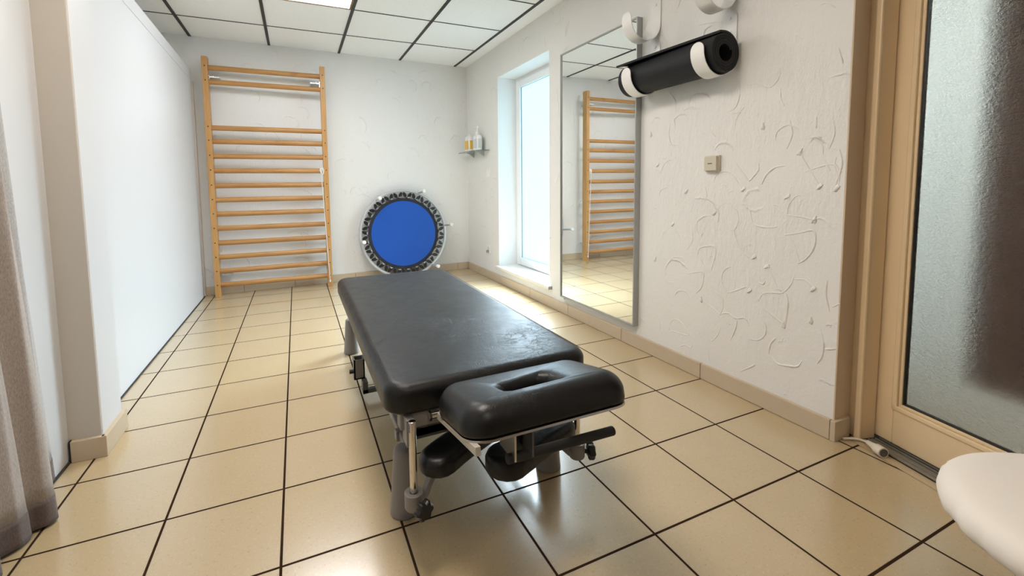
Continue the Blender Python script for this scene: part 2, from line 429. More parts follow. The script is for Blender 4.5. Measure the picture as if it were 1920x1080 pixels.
# right wall with the window opening
bm = new()
NX = 8.6; Y0, Y1, Z0, Z1 = 5.52, 8.49, .45, 6.30
box(bm, XW, NX+.25, Y1, BW(8)+.1, 0, CZ); box(bm, XW, NX+.25, -.8, Y0, 0, CZ)
box(bm, XW, NX+.25, Y0, Y1, 0, Z0); box(bm, XW, NX+.25, Y0, Y1, Z1, CZ)
# trowelled ridges of the render, drawn where they lie on the wall (y, z)
ARCS = [[(1.94, 3.23),(1.88, 3.37),(1.77, 3.44),(1.67, 3.45)], [(0.91, 3.05),(0.87, 3.16),(0.75, 3.22),(0.63, 3.2),(0.53, 3.08),(0.43, 2.95)], [(0.17, 3.03),(0.11, 3.16),(-0.0, 3.25),(-0.13, 3.27)], [(0.22, 3.33),(0.22, 3.23),(0.28, 3.15),(0.35, 3.09),(0.44, 3.19),(0.56, 3.34)], [(0.88, 2.61),(0.76, 2.74),(0.64, 2.77),(0.52, 2.67),(0.49, 2.52),(0.55, 2.38),(0.62, 2.41),(0.73, 2.51)], [(1.17, 2.28),(1.18, 2.44),(1.07, 2.54),(0.94, 2.57)], [(0.32, 2.74),(0.3, 2.57),(0.24, 2.48),(0.07, 2.46),(-0.06, 2.48)], [(-0.18, 2.64),(-0.19, 2.76),(-0.26, 2.87),(-0.33, 2.9)], [(-0.16, 2.38),(-0.34, 2.43),(-0.49, 2.47),(-0.52, 2.34),(-0.48, 2.2),(-0.41, 2.1),(-0.33, 2.04)], [(-0.26, 2.33),(-0.32, 2.15),(-0.35, 2.06)], [(1.16, 1.93),(1.12, 2.04),(0.99, 2.09),(0.86, 2.1),(0.84, 1.98),(0.91, 1.72)], [(1.11, 1.9),(1.04, 1.79),(0.93, 1.7)], [(1.9, 2.0),(1.88, 1.83),(1.78, 1.78)], [(1.75, 1.74),(1.6, 1.83),(1.45, 1.84),(1.41, 1.79)], [(1.69, 2.38),(1.58, 2.28),(1.48, 2.09)], [(1.34, 1.6),(1.06, 1.68),(1.04, 1.56),(1.08, 1.42),(1.17, 1.32)], [(0.72, 1.61),(0.72, 1.7),(0.66, 1.8),(0.55, 1.86)], [(0.72, 1.61),(0.67, 1.51),(0.61, 1.46),(0.46, 1.53),(0.33, 1.6),(0.27, 1.54)], [(0.16, 1.43),(0.1, 1.55),(-0.03, 1.6),(-0.16, 1.63),(-0.26, 1.76),(-0.3, 1.89)], [(0.15, 1.43),(0.02, 1.33),(-0.11, 1.26),(-0.21, 1.21)], [(-0.21, 1.62),(-0.23, 1.49),(-0.21, 1.21)], [(0.05, 1.94),(-0.03, 1.81),(-0.09, 1.67)], [(0.84, 1.43),(0.71, 1.37),(0.69, 1.22),(0.74, 1.08)], [(0.74, 1.1),(0.89, 1.17),(1.07, 1.24)], [(0.74, 1.1),(0.6, 1.15),(0.48, 1.11),(0.35, 1.15),(0.29, 1.08)], [(0.29, 0.87),(0.14, 0.9),(0.05, 1.0),(0.04, 1.12),(0.07, 1.18)], [(0.55, 0.76),(0.48, 0.95),(0.46, 1.08)], [(1.7, 0.53),(1.65, 0.72),(1.54, 0.79),(1.42, 0.75),(1.29, 0.62),(1.36, 0.58),(1.59, 0.57),(1.7, 0.51)], [(1.02, 0.98),(0.99, 0.79),(0.88, 0.65),(0.77, 0.76),(0.71, 0.92)], [(1.51, 0.32),(1.36, 0.41),(1.24, 0.41),(1.21, 0.5)], [(-0.01, 0.76),(-0.03, 0.9),(-0.1, 1.01)], [(-0.05, 0.74),(-0.13, 0.67),(-0.26, 0.69),(-0.38, 0.73),(-0.43, 0.82)], [(0.56, 2.4),(0.48, 2.17),(0.36, 2.05),(0.22, 1.98)], [(0.59, 3.78),(0.58, 3.92),(0.51, 4.05),(0.44, 4.1)], [(1.76, 4.02),(1.78, 3.88),(1.73, 3.71),(1.57, 3.68)], [(0.01, 3.59),(-0.01, 3.71),(-0.14, 3.78),(-0.29, 3.71)], [(-0.38, 3.58),(-0.49, 3.6),(-0.57, 3.51)], [(-0.33, 3.44),(-0.34, 3.35),(-0.45, 3.16),(-0.54, 3.01)], [(-0.37, 3.18),(-0.5, 3.23),(-0.68, 3.26),(-0.74, 3.15),(-0.73, 2.98)], [(-0.62, 1.29),(-0.66, 1.12),(-0.65, 0.96),(-0.6, 0.85)], [(-0.68, 1.06),(-0.79, 1.1)], [(0.98, 3.83),(0.89, 3.73)], [(1.49, 4.26),(1.3, 4.21),(1.16, 4.2)], [(1.97, 2.85),(1.92, 2.95),(1.76, 3.0)], [(1.06, 3.02),(1.02, 2.87),(1.07, 2.75)], [(1.95, 0.77),(1.89, 0.6),(1.91, 0.49)], [(-0.74, 1.59),(-0.81, 1.65)], [(-0.3, 1.83),(-0.42, 1.85),(-0.52, 1.77)], [(1.77, 1.46),(1.72, 1.39),(1.61, 1.4)], [(1.58, 1.2),(1.51, 1.28),(1.36, 1.3),(1.28, 1.21)], [(1.27, 2.31),(1.26, 2.15),(1.35, 2.0)], [(-0.18, 2.64),(-0.33, 2.63),(-0.5, 2.6)], [(0.16, 1.7),(0.1, 1.69),(0.07, 1.74)], [(-0.7, 3.35),(-0.69, 3.24),(-0.74, 3.1)], [(-0.67, 1.9),(-0.66, 1.72),(-0.71, 1.52)], [(0.92, 0.5),(0.89, 0.28)], [(0.38, 0.36),(0.2, 0.51),(0.17, 0.55)], [(0.43, 4.39),(0.28, 4.38),(0.11, 4.3),(0.01, 4.37),(-0.02, 4.48),(0.04, 4.56)], [(0.55, 4.49),(0.53, 4.3),(0.58, 4.13),(0.68, 4.08)], [(1.79, 4.57),(1.66, 4.39),(1.66, 4.24)], [(1.48, 4.22),(1.35, 4.25),(1.2, 4.19)], [(-0.18, 4.88),(-0.28, 4.79)], [(-0.03, 4.26),(-0.04, 4.13),(-0.09, 4.02)], [(2.3, 5.92),(2.36, 5.75),(2.23, 5.62)], [(-0.44, 5.13),(-0.52, 5.13),(-0.62, 5.04)], [(1.24, 5.46),(1.05, 5.43),(0.83, 5.38)], [(-0.16, 3.84),(-0.2, 3.67),(-0.14, 3.48)], [(-0.45, 3.58),(-0.54, 3.51),(-0.56, 3.38)], [(-0.64, 3.81),(-0.67, 3.62),(-0.62, 3.44)], [(-0.73, 3.43),(-0.76, 3.25),(-0.71, 3.03)], [(-0.47, 3.83),(-0.47, 3.7)], [(-0.57, 3.32),(-0.64, 3.19)], [(-0.67, 4.58),(-0.72, 4.39)], [(4.79, 6.65),(4.84, 6.37)], [(4.68, 6.7),(4.79, 6.41)], [(5.76, 6.65),(5.67, 6.4)], [(5.22, 5.33),(5.11, 4.87),(5.17, 4.63)], [(5.22, 4.45),(5.05, 4.06)], [(5.11, 3.31),(5.22, 3.06)]]
LUMPS = [(0.18, 3.8), (0.43, 2.96), (0.88, 2.6), (0.24, 2.03), (0.29, 1.55), (-0.19, 1.21), (1.4, 2.92), (1.66, 2.37), (-0.3, 3.43), (-0.17, 2.87), (-0.5, 2.6), (0.06, 1.93), (-0.52, 1.75), (1.07, 1.24), (-0.51, 1.36), (-0.72, 2.98), (2.01, 3.37), (2.18, 3.91), (2.03, 1.73), (-0.54, 3.0)]
def ridge(bm, pts, r, seg=8):
    P = bezier([(XW+.003, y, z) for y, z in pts], 7)
    n_ = len(P); rr = [r*(.35+.65*math.sin(PI*min(1, max(0, (i+.6)/n_)))**.6)*(.75+.5*random.random()) for i in range(n_)]
    tube(bm, P, r, seg, rr=rr)
for pts in ARCS: ridge(bm, pts, random.uniform(.010, .015))
for y, z in LUMPS:
    t = bmesh.new(); bmesh.ops.create_icosphere(t, subdivisions=2, radius=1)
    a = random.uniform(0, PI)
    for v in t.verts:
        k = 1+.3*math.sin(5*v.co.y+3*v.co.z+a); w1, w2 = v.co.y*.024*k, v.co.z*.05*k
        v.co = Vector((XW+v.co.x*.02, y+w1*math.cos(a*.3)-w2*math.sin(a*.3), z+w1*math.sin(a*.3)+w2*math.cos(a*.3)))
    merge(bm, t)
struct('wall_right', bm, M_PLR, smooth=True)
bm = new()   # smooth painted reveals of the window niche
box(bm, XW+.004, NX, Y1-.012, Y1+.01, Z0, Z1); box(bm, XW+.004, NX, Y0-.01, Y0+.012, Z0, Z1); box(bm, XW+.004, NX, Y0, Y1, Z1-.012, Z1+.01)
struct('trim_reveal', bm, M_WHITE)
# window
bm = new()
fx0, fx1 = 8.56, 8.80
for a in ((Y1-.14, Y1, Z0, Z1), (Y0, Y0+.14, Z0, Z1), (Y0+.14, Y1-.14, Z0, Z0+.13), (Y0+.14, Y1-.14, Z1-.14, Z1)):
    box(bm, fx0+.04, fx1, a[0], a[1], a[2], a[3], .01)
win = struct('window_1', bm, M_PVC, origin=(8.6, 7, Z0))
bm = new(); q = .12
for a in ((Y1-.12-.21, Y1-.11, Z0+.11, Z1-.11), (Y0+.11, Y0+.33, Z0+.11, Z1-.11), (Y0+.33, Y1-.33, Z0+.11, Z0+.34), (Y0+.33, Y1-.33, Z1-.32, Z1-.11)):
    box(bm, fx0, fx1-.03, a[0], a[1], a[2], a[3], .014)
obj('window_frame', bm, M_PVC, win)
gy0, gy1, gz0, gz1 = Y0+.31, Y1-.315, Z0+.32, Z1-.30
bm = new()
for a in ((gy1-.025, gy1+.01, gz0, gz1), (gy0-.01, gy0+.02, gz0, gz1), (gy0, gy1, gz0-.01, gz0+.02), (gy0, gy1, gz1-.025, gz1+.01)):
    box(bm, fx0+.045, fx0+.07, a[0], a[1], a[2], a[3])
obj('glazing_seal', bm, M_SEAL, win)
bm = new(); box(bm, fx0+.075, fx0+.095, gy0, gy1, gz0, gz1); obj('glass', bm, M_WIN, win)
bm = new(); box(bm, XW-.11, NX, Y0-.12, Y1+.07, Z0-.005, Z0+.085, .012)
sill = obj('window_sill', bm, M_SILL, win)
bm = new(); box(bm, XW-.112, XW-.005, Y0-.128, Y0-.119, Z0+.0, Z0+.08); obj('sill_end_cap', bm, M_SILLE, sill)

# left side: smooth white partition, its head band, end strip and the plastered pillar
bm = new()
vs = [(-.25, 3.1, 0), (-.25, 10.56, 0), (-.25, 10.56, 6.25), (-.25, 3.1, 6.5)]
a = [bm.verts.new(v) for v in vs]; b = [bm.verts.new((v[0]-.12, v[1], v[2])) for v in vs]
bm.faces.new(a); bm.faces.new(b[::-1])
for j in range(4): bm.faces.new((a[j], a[(j+1) % 4], b[(j+1) % 4], b[j]))
struct('wall_left', bm, M_PANEL)
bm = new()
vs = [(3.1, 6.24), (10.57, 5.99), (10.57, 6.25), (3.1, 6.5)]
a = [bm.verts.new((-.243, y, z)) for y, z in vs]; b = [bm.verts.new((-.38, y, z+.004)) for y, z in vs]
bm.faces.new(a); bm.faces.new(b[::-1])
for j in range(4): bm.faces.new((a[j], a[(j+1) % 4], b[(j+1) % 4], b[j]))
struct('trim_partition_head', bm, M_PANEL)
bm = new(); box(bm, -.30, -.225, 10.561, 10.72, 0, 5.98, .004); struct('trim_partition_end', bm, mat('greige_strip', (.60, .53, .47), .6))
bm = new(); box(bm, -.36, -.30, 10.64, 10.72, 0, 5.9, .004); struct('trim_partition_stop', bm, M_WHITE)
bm = new(); box(bm, -.262, -.232, 3.11, 10.7, 0, .022); struct('trim_floor_rail', bm, M_GAP)
bm = new(); box(bm, -.6, .065, 2.51, 3.10, 0, CZ, .012, 3); struct('wall_left_pillar', bm, M_PILLAR)
bm = new(); box(bm, -.6, .068, 2.53, 3.115, .24, CZ); 
struct('wall_left_pillar_side', bm, M_PANEL)  # lit side of the same pillar, given a lighter colour
bm = new(); box(bm, -.42, -.235, -7.4, 2.51, 0, CZ); struct('wall_left_front', bm, M_PANEL)
bm = new(); box(bm, -.24, -.215, -3, 2.50, 0, .022); struct('trim_floor_rail_front', bm, M_GAP)
bm = new(); box(bm, -2.9, -2.6, 2, 11.4, 0, CZ); struct('wall_left_far', bm, M_WHITE)
bm = new(); box(bm, -2.9, 10, -7.7, -7.4, 0, CZ); struct('wall_front', bm, M_DIM)

# skirting tiles
def skirt_run(bm, y0, y1, x, j, t=.055, h=.245):
    ys = [y0]+[v for v in j if y0 < v < y1]+[y1]
    for a, b in zip(ys, ys[1:]): box(bm, x-t, x, a+.006, b-.006, .004, h, .006)
    box(bm, x-t+.01, x, y0, y1, 0, h-.01, mi=1)
bm = new(); skirt_run(bm, -.80, BW(XW)-.05, XW, [1.01, 2.82, 4.64, 6.43, 8.2, 9.98])
struct('baseboard_right', bm, [M_SKIRT, M_GROUT])
bm = new(); box(bm, XW-.055, XW+.25, -.855, -.80, .0, .245, .006); struct('baseboard_door', bm, M_SKIRT)
bm = new()
xs = [-.24, .72, 2.1, 3.9, 5.7, 7.5, 7.91]
for a, b in zip(xs, xs[1:]):
    poly_prism(bm, [(a+.006, BW(a)-.055), (b-.006, BW(b)-.055), (b-.006, BW(b)), (a+.006, BW(a))], .004, .245)
poly_prism(bm, [(-.24, BW(-.24)-.045), (7.91, BW(7.91)-.045), (7.91, BW(7.91)), (-.24, BW(-.24))], 0, .235, 1)
struct('baseboard_back', bm, [M_SKIRT, M_GROUT])
bm = new(); box(bm, -.205, .10, 2.455, 2.51, 0, .245, .006); box(bm, .065, .12, 2.458, 3.13, 0, .245, .006)
struct('baseboard_pillar', bm, M_SKIRT)
bm = new(); box(bm, -.222, -.205, 2.47, 2.51, 0, .25); struct('trim_pillar_gap', bm, M_GAP)

# ------------------------------------------------------------------ right: wall end, jamb, sliding glass door
def dbox(bm, s0, s1, o0, o1, z0, z1, bev=0, mi=0):
    t = bmesh.new(); bmesh.ops.create_cube(t, size=1)
    for v in t.verts: v.co = Vector(((s0+s1)/2+v.co.x*(s1-s0), (o0+o1)/2+v.co.y*(o1-o0), (z0+z1)/2+v.co.z*(z1-z0)))
    if bev: bmesh.ops.bevel(t, geom=t.edges[:], offset=bev, segments=2, affect='EDGES', profile=.5)
    for v in t.verts: v.co = D0+DD*v.co.x+DN*v.co.y+Vector((0, 0, v.co.z))
    merge(bm, t, mi)
bm = new(); box(bm, XW+.002, 8.275, -.815, -.79, 0, CZ, .006); struct('wall_right_end', bm, M_BEIGE2)
bm = new(); dbox(bm, -.23, .0, .0, .20, .0, CZ, .008); struct('trim_jamb', bm, M_BEIGE)
bm = new(); dbox(bm, -.06, .012, .19, .235, .0, CZ, .015); struct('trim_jamb_bead', bm, M_BEIGE)
DW = 3.2; DH = 6.6
door = thing('door_1', 'beige framed sliding door with rippled frosted glass', 'door', dpt(0, 0))
del door['category']; del door['label']; door['kind'] = 'structure'
bm = new(); dbox(bm, -.16, .175, -.14, -.01, .05, DH, .01); obj('door_stile', bm, M_BEIGE, door)
bm = new(); dbox(bm, DW-.2, DW, -.14, -.01, .05, DH, .01); obj('door_stile', bm, M_BEIGE, door)
bm = new(); dbox(bm, .175, DW-.2, -.14, -.01, .05, .47, .01); obj('door_rail', bm, M_BEIGE, door)
bm = new(); dbox(bm, .215, DW-.2, -.14, -.01, DH-.3, DH, .01); obj('door_rail', bm, M_BEIGE, door)
bm = new()
dbox(bm, .16, .215, -.05, .005, .46, DH-.3, .012); dbox(bm, .215, .247, -.07, -.02, .46, DH-.3, .008)
dbox(bm, .16, DW-.2, -.05, .005, .452, .507, .012); dbox(bm, .215, DW-.2, -.07, -.02, .507, .54, .008)
obj('glazing_bead', bm, M_BEIGE, door)
bm = new(); dbox(bm, .243, .258, -.085, -.035, .535, DH-.3); dbox(bm, .243, DW-.2, -.085, -.035, .535, .552); obj('glazing_seal', bm, M_RAILB, door)
bm = new(); dbox(bm, .245, DW-.21, -.09, -.07, .54, DH-.29); obj('glass', bm, M_DOORG, door)
bm = new()
dbox(bm, -.07, DW+1, -.16, .185, -.01, .012, 0, 1)
for o0, o1, z in ((.165, .185, .03), (.115, .13, .03), (.07, .082, .028), (.02, .035, .03), (-.04, -.03, .03)): dbox(bm, .03, DW+1, o0, o1, 0, z, .003)
dbox(bm, .03, DW+1, .132, .163, .0, .016); dbox(bm, .03, DW+1, .084, .113, .0, .016)
struct('trim_door_track', bm, [M_TRACK, M_RAILB])
bm = new(); dbox(bm, -.2, 6, -.20, .2, DH, CZ); struct('wall_over_door', bm, M_BEIGE2)
bm = new(); dbox(bm, DW+.02, 7, -.2, .1, 0, DH); struct('wall_right_front', bm, M_PLR)
# hall behind the glass
bm = new(); dbox(bm, -1.5, 6, -2.35, -2.2, -.02, CZ); struct('wall_hall_back', bm, M_HALL)
bm = new(); dbox(bm, -1.6, -1.4, -2.3, -.2, -.02, CZ); struct('wall_hall_end', bm, M_HALL)
bm = new(); dbox(bm, -1.6, 6.2, -2.4, -.2, CZ, CZ+.1); struct('ceiling_hall', bm, M_HALL)
bm = new(); dbox(bm, .60, 3.6, -.40, -.33, .95, DH+.3, .02)
obj('wooden_panel', bm, M_BROWN, label='dark brown board standing behind the frosted glass of the sliding door', category='panel')
bm = new(); dbox(bm, 1.9, 3.9, -1.9, -1.1, CZ-.04, CZ-.01)
obj('hall_fill_light', bm, mat('hall_fill_glow', (.9, .9, .9), .5, emit=((.88, .96, 1.0, 1), HALL_STRENGTH)), label='added cool white fill light in the hall behind the glass door, unseen', category='ceiling light')  # lamp added only to light the hall seen through the frosted glass

# ------------------------------------------------------------------ wall bars
lad = thing('wall_bars', 'tall pine gymnastics wall bars with fourteen rungs, standing at the back wall', 'wall bars', (1.6, 10.3, 0))
LX = (.12, 3.09); LY0, LY1 = 10.28, 10.52
for x, ztop in zip(LX, (6.60, 6.60)):
    bm = new(); box(bm, x-.068, x+.068, LY0-.02, LY1, 0, ztop, .008); st = obj('upright', bm, M_WOOD, lad)
RZ = [.34, .735, 1.13, 1.53, 1.94, 2.34, 2.735, 3.13, 3.545, 3.945, 4.35, 4.72, 5.955, 6.335]
def screw(parent, x, z):
    bm = new(); cyl(bm, (x, LY0-.026, z), (x, LY0-.018, z), .017, seg=12); return obj('screw', bm, M_HOLE, parent)
ups = [o for o in lad.children]
for z in RZ:
    bm = new()
    # oval rung: superellipse section swept along x
    n = 20; rings = []
    for x in (LX[0]+.06, LX[1]-.06):
        rings.append([bm.verts.new((x, LY0+.10+.062*math.cos(2*PI*k/n), z-.01+.070*math.sin(2*PI*k/n))) for k in range(n)])
    for k in range(n): bm.faces.new((rings[0][k], rings[0][(k+1) % n], rings[1][(k+1) % n], rings[1][k]))
    bm.faces.new(rings[0]); bm.faces.new(rings[1])
    obj('rung', bm, M_RUNG, lad, smooth=True)
for u, x in zip(ups, LX):
    for z in RZ: screw(u, x+.005, z+.01)
for x, z, s in ((.19, 6.08, 1), (3.02, 6.12, -1), (.19, .62, 1), (3.02, .66, -1)):
    bm = new(); box(bm, x, x+s*.26, 10.36, BW(x)-.0, z-.015, z+.01); box(bm, x, x+s*.02, 10.36, 10.52, z-.12, z+.05)
    cyl(bm, (x+s*.1, 10.45, z+.02), (x+s*.1, 10.45, z+.045), .025, seg=10)
    obj('bracket', bm, M_STEEL, lad)
# white pull string hanging on the right upright
bm = new()
px = LX[1]-.12
tube(bm, bezier([(px, LY0-.0, 3.62), (px-.045, LY0-.03, 3.55), (px+.01, LY0-.05, 3.42), (px+.045, LY0-.03, 3.52), (px+.02, LY0-.02, 3.62), (px-.02, LY0-.04, 3.45)], 8), .017, 8)
tube(bm, bezier([(px-.02, LY0-.04, 3.45), (px+.02, LY0-.045, 2.5), (px+.07, LY0-.045, 1.2), (px+.11, LY0-.045, .22)], 8), .012, 8)
lathe(bm, [(0, 0), (.02, .01), (.026, .05), (.012, .09), (0, .1)], (px+.11, LY0-.045, .14), 10)
obj('cord', bm, M_STRING, smooth=True, label='thin white cord looped over a rung beside the right upright of the wall bars', category='cord')

# ------------------------------------------------------------------ trampoline (underside shown, legs towards the room)
tr = thing('mini_trampoline', 'small round trampoline with blue mat leaning on the back wall, its legs outwards', 'trampoline', (5.47, 10.35, 0))
TC = Vector((5.49, 10.62, 1.475)); tilt = math.atan2(.30, 2.95)
ex = Vector((1, 0.02, 0)).normalized(); ez = Vector((0, math.sin(tilt), math.cos(tilt))); en = ex.cross(ez).normalized()
if en.y > 0: en = -en                                    # en points to the room
def tp(r, a, o=0): return TC+(ex*math.cos(a)+ez*math.sin(a))*r+en*o
RO = 1.47
bm = new(); rr_ = []
for (r_a, o_) in ((RO-.075, -.05), (RO-.075, .05), (RO-.06, .065), (RO-.015, .065), (RO, .05), (RO, -.05)):
    rr_.append([bm.verts.new(tp(r_a, 2*PI*i/120, o_)) for i in range(120)])
for A, B in zip(rr_, rr_[1:]+rr_[:1]):
    for i in range(120): bm.faces.new((A[i], A[(i+1) % 120], B[(i+1) % 120], B[i]))
obj('frame_ring', bm, M_TUBE, tr, smooth=True)
bm = new(); N = 96
c = bm.verts.new(tp(0, 0)); ring = [bm.verts.new(tp(1.085, 2*PI*i/N)) for i in range(N)]
c2 = bm.verts.new(tp(0, 0, -.012)); ring2 = [bm.verts.new(tp(1.085, 2*PI*i/N, -.012)) for i in range(N)]
for i in range(N): bm.faces.new((c, ring[i], ring[(i+1) % N])); bm.faces.new((c2, ring2[(i+1) % N], ring2[i])); bm.faces.new((ring[i], ring2[i], ring2[(i+1) % N], ring[(i+1) % N]))
jm = obj('jumping_mat', bm, M_BLUE, tr)
bm = new(); NL = 26                      # black webbing edge with tabs
rings = []
for o in (.006, -.018):
    inn = [bm.verts.new(tp(1.08, 2*PI*i/(NL*8), o)) for i in range(NL*8)]
    out = [bm.verts.new(tp(1.175+.035*max(0, math.cos(2*PI*i/8.)), 2*PI*i/(NL*8), o)) for i in range(NL*8)]
    rings.append((inn, out))
K = NL*8
for i in range(K):
    j = (i+1) % K
    for inn, out in rings: bm.faces.new((inn[i], out[i], out[j], inn[j]))
    bm.faces.new((rings[0][1][i], rings[0][1][j], rings[1][1][j], rings[1][1][i])); bm.faces.new((rings[0][0][i], rings[0][0][j], rings[1][0][j], rings[1][0][i]))
obj('mat_edging', bm, M_NAVY, tr)
for i in range(NL):                      # rubber loops: two leaf-shaped bands meeting at the ring
    a0 = 2*PI*(i+.5)/NL
    for s in (-1, 1):
        bm = new(); c_in = tp(1.215, a0+s*.086, .02); c_out = tp(1.365, a0+s*.026, .02); ax = c_out-c_in; pr_ = ax.normalized().cross(en)
        top = []; bot = []
        for k in range(20):
            t = 2*PI*k/20; q_ = (c_in+c_out)/2+ax*.56*math.cos(t)+pr_*.052*math.sin(t)
            top.append(bm.verts.new(q_)); bot.append(bm.verts.new(q_-en*.03))
        bm.faces.new(top); bm.faces.new(bot[::-1])
        for k in range(20): bm.faces.new((top[k], bot[k], bot[(k+1) % 20], top[(k+1) % 20]))
        obj('rubber_loop', bm, M_BLACK, tr)
    bm = new(); tube(bm, [tp(1.19, a0+.10, .02), tp(1.225, a0+.07, .03), tp(1.20, a0+.03, .02)], .012, 6)
    obj('hook', bm, M_TUBE, tr, smooth=True)
for kdeg in (8, 68, 128, 188, 248, 308):
    a = math.radians(kdeg)
    bm = new(); cyl(bm, tp(RO-.03, a, .02), tp(RO-.03, a, .66), .034, seg=14)
    lg = obj('leg', bm, M_TUBE, tr, smooth=True)
    bm = new(); cyl(bm, tp(RO-.03, a, .62), tp(RO-.03, a, .76), .055, .06, seg=18, round_=.02); obj('rubber_foot', bm, M_RUBBER, lg, smooth=True)

# ------------------------------------------------------------------ mirror
mi_ = thing('wall_mirror', 'tall narrow wall mirror in a thin grey metal frame beside the window', 'mirror', (7.9, 3.68, .39))
my0, my1, mz0, mz1 = 2.42, 4.86, .41, 5.98
bm = new(); box(bm, 7.872, 7.9, my0+.02, my1-.02, mz0+.02, mz1-.02); obj('glass', bm, M_MIRROR, mi_)
bm = new()
for a in ((my0, my0+.024, mz0, mz1), (my1-.022, my1, mz0, mz1), (my0+.03, my1-.022, mz0, mz0+.028), (my0+.03, my1-.022, mz1-.025, mz1)):
    box(bm, 7.845, 7.97, a[0], a[1], a[2], a[3], .004)
obj('frame', bm, M_MFRAME, mi_)
bm = new(); box(bm, 7.87, 7.965, my1-.16, my1-.12, mz0-.03, mz0+.02, .004); obj('clip', bm, M_DGREY, mi_)

# ------------------------------------------------------------------ mat holders and rolled mat
def wall_hook(y, zc, label):
    """flat strip: rounded tab on the wall, then a half circle forward and up"""
    R = .315; w = .108; xc = XW-.012-R
    path = [(XW-.012, zc+.62), (XW-.012, zc+.5), (XW-.012, zc+.25), (XW-.012, zc+.08)]
    for k in range(0, 19): a = -PI*k/18; path.append((xc+R*math.cos(a), zc+R*math.sin(a)))
    path += [(xc-R, zc+.06), (xc-R-.0, zc+.12)]
    n = len(path); bm = new(); th = .012
    rows = []
    # widths taper to a half-round at both ends
    L = [0]
    for a, b in zip(path, path[1:]): L.append(L[-1]+math.hypot(a[0]-b[0], a[1]-b[1]))
    dense = []
    for e in (0, .006, .016, .03, .05, .075, w): dense.append(e)
    def at(d):
        for k in range(n-1):
            if L[k+1] >= d: t = (d-L[k])/(L[k+1]-L[k]); return tuple(path[k][q]*(1-t)+path[k+1][q]*t for q in (0, 1))
        return path[-1]
    ds = dense+[x for x in [L[-1]*k/60 for k in range(61)] if w < x < L[-1]-w]+[L[-1]-e for e in reversed(dense)]
    for d in ds:
        e = min(d, L[-1]-d); ww = w*math.sqrt(max(0, 1-(1-min(e, w)/w)**2)) if e < w else w
        ww = max(ww, .004)
        p = at(d); q = at(min(L[-1], d+.004)); q0 = at(max(0, d-.004)); t = Vector((q[0]-q0[0], 0, q[1]-q0[1])).normalized(); nn = Vector((-t.z, 0, t.x))*th/2
        c = Vector((p[0], y, p[1]))
        rows.append([bm.verts.new(c+nn+Vector((0, s*ww, 0))) for s in (-1, 1)]+[bm.verts.new(c-nn+Vector((0, s*ww, 0))) for s in (1, -1)])
    for A, B in zip(rows, rows[1:]):
        for k in range(4): bm.faces.new((A[k], A[(k+1) % 4], B[(k+1) % 4], B[k]))
    bm.faces.new(rows[0]); bm.faces.new(rows[-1][::-1])
    t_ = thing('wall_hook', label, 'hook', (XW, y, zc-R), 'white mat hooks on the right wall')
    obj('hook_strip', bm, M_HOOK, t_, smooth=True)
    for z in (zc+.52, zc+.33):
        bm = new(); cyl(bm, (XW-.018, y, z), (XW-.03, y, z), .022, seg=14); obj('screw', bm, M_HOOK, t_)
wall_hook(2.10, 4.85, 'white curved hook under the far end of the rolled mat, beside the mirror')
wall_hook(.70, 4.85, 'white curved wall hook under the near end of the rolled black mat')
wall_hook(2.10, 5.74, 'empty white curved hook in front of the top corner of the mirror')
wall_hook(.70, 5.74, 'empty white curved hook cut by the top edge, above the near mat end')
bm = new()
yc0, yc1 = .52, 2.36; xc, zc = XW-.012-.315, 4.85-.02; th = .034
prof = []
turns = 4.2; r1 = .268; r0 = .115
nseg = int(turns*40)
for k in range(nseg+1):
    a = PI/2+2*PI*turns*(1-k/nseg); r = r0+(r1-r0)*k/nseg
    prof.append((xc+r*math.cos(-a)*-1, zc+r*math.sin(a) if False else zc+r*math.sin(a)))
# outer turn finishes at the top and runs off tangentially to the front
prof = []
for k in range(nseg+1):
    a = PI/2-2*PI*turns*(1-k/nseg); r = r0+(r1-r0)*k/nseg
    prof.append((xc+r*math.cos(a), zc+r*math.sin(a)))
for e in (.05, .10, .16, .23, .30): prof.append((xc-e, zc+r1-.012*e-.25*e*e))
def matrow(y, flap=1.0):
    vo = []; vi = []
    for k, p in enumerate(prof):
        a = prof[max(0, k-1)]; b = prof[min(len(prof)-1, k+1)]; t = Vector((b[0]-a[0], 0, b[1]-a[1])).normalized(); nn = Vector((-t.z, 0, t.x))
        x, z = p
        if k > nseg:
            e = (xc-x)*flap; x = xc-e; z = zc+r1-.02*e-.5*e*e
        c = Vector((x, y, z)); vo.append(bm.verts.new(c-nn*th*.46)); vi.append(bm.verts.new(c+nn*th*.46))
    return vo, vi
rowsm = [matrow(yc0+(yc1-yc0)*k/10, .35+.65*k/10) for k in range(11)]
for (o1, i1), (o2, i2) in zip(rowsm, rowsm[1:]):
    for k in range(len(o1)-1):
        bm.faces.new((o1[k], o1[k+1], o2[k+1], o2[k])); bm.faces.new((i1[k], i2[k], i2[k+1], i1[k+1]))
    bm.faces.new((o1[-1], i1[-1], i2[-1], o2[-1])); bm.faces.new((o1[0], o2[0], i2[0], i1[0]))
for o1, i1 in (rowsm[0], rowsm[-1]):
    for k in range(len(o1)-1): bm.faces.new((o1[k], i1[k], i1[k+1], o1[k+1]))
obj('exercise_mat', bm, M_YOGA, smooth=True, origin=(xc, 1.4, zc-.3), label='black rolled exercise mat resting in two white hooks on the right wall', category='exercise mat')

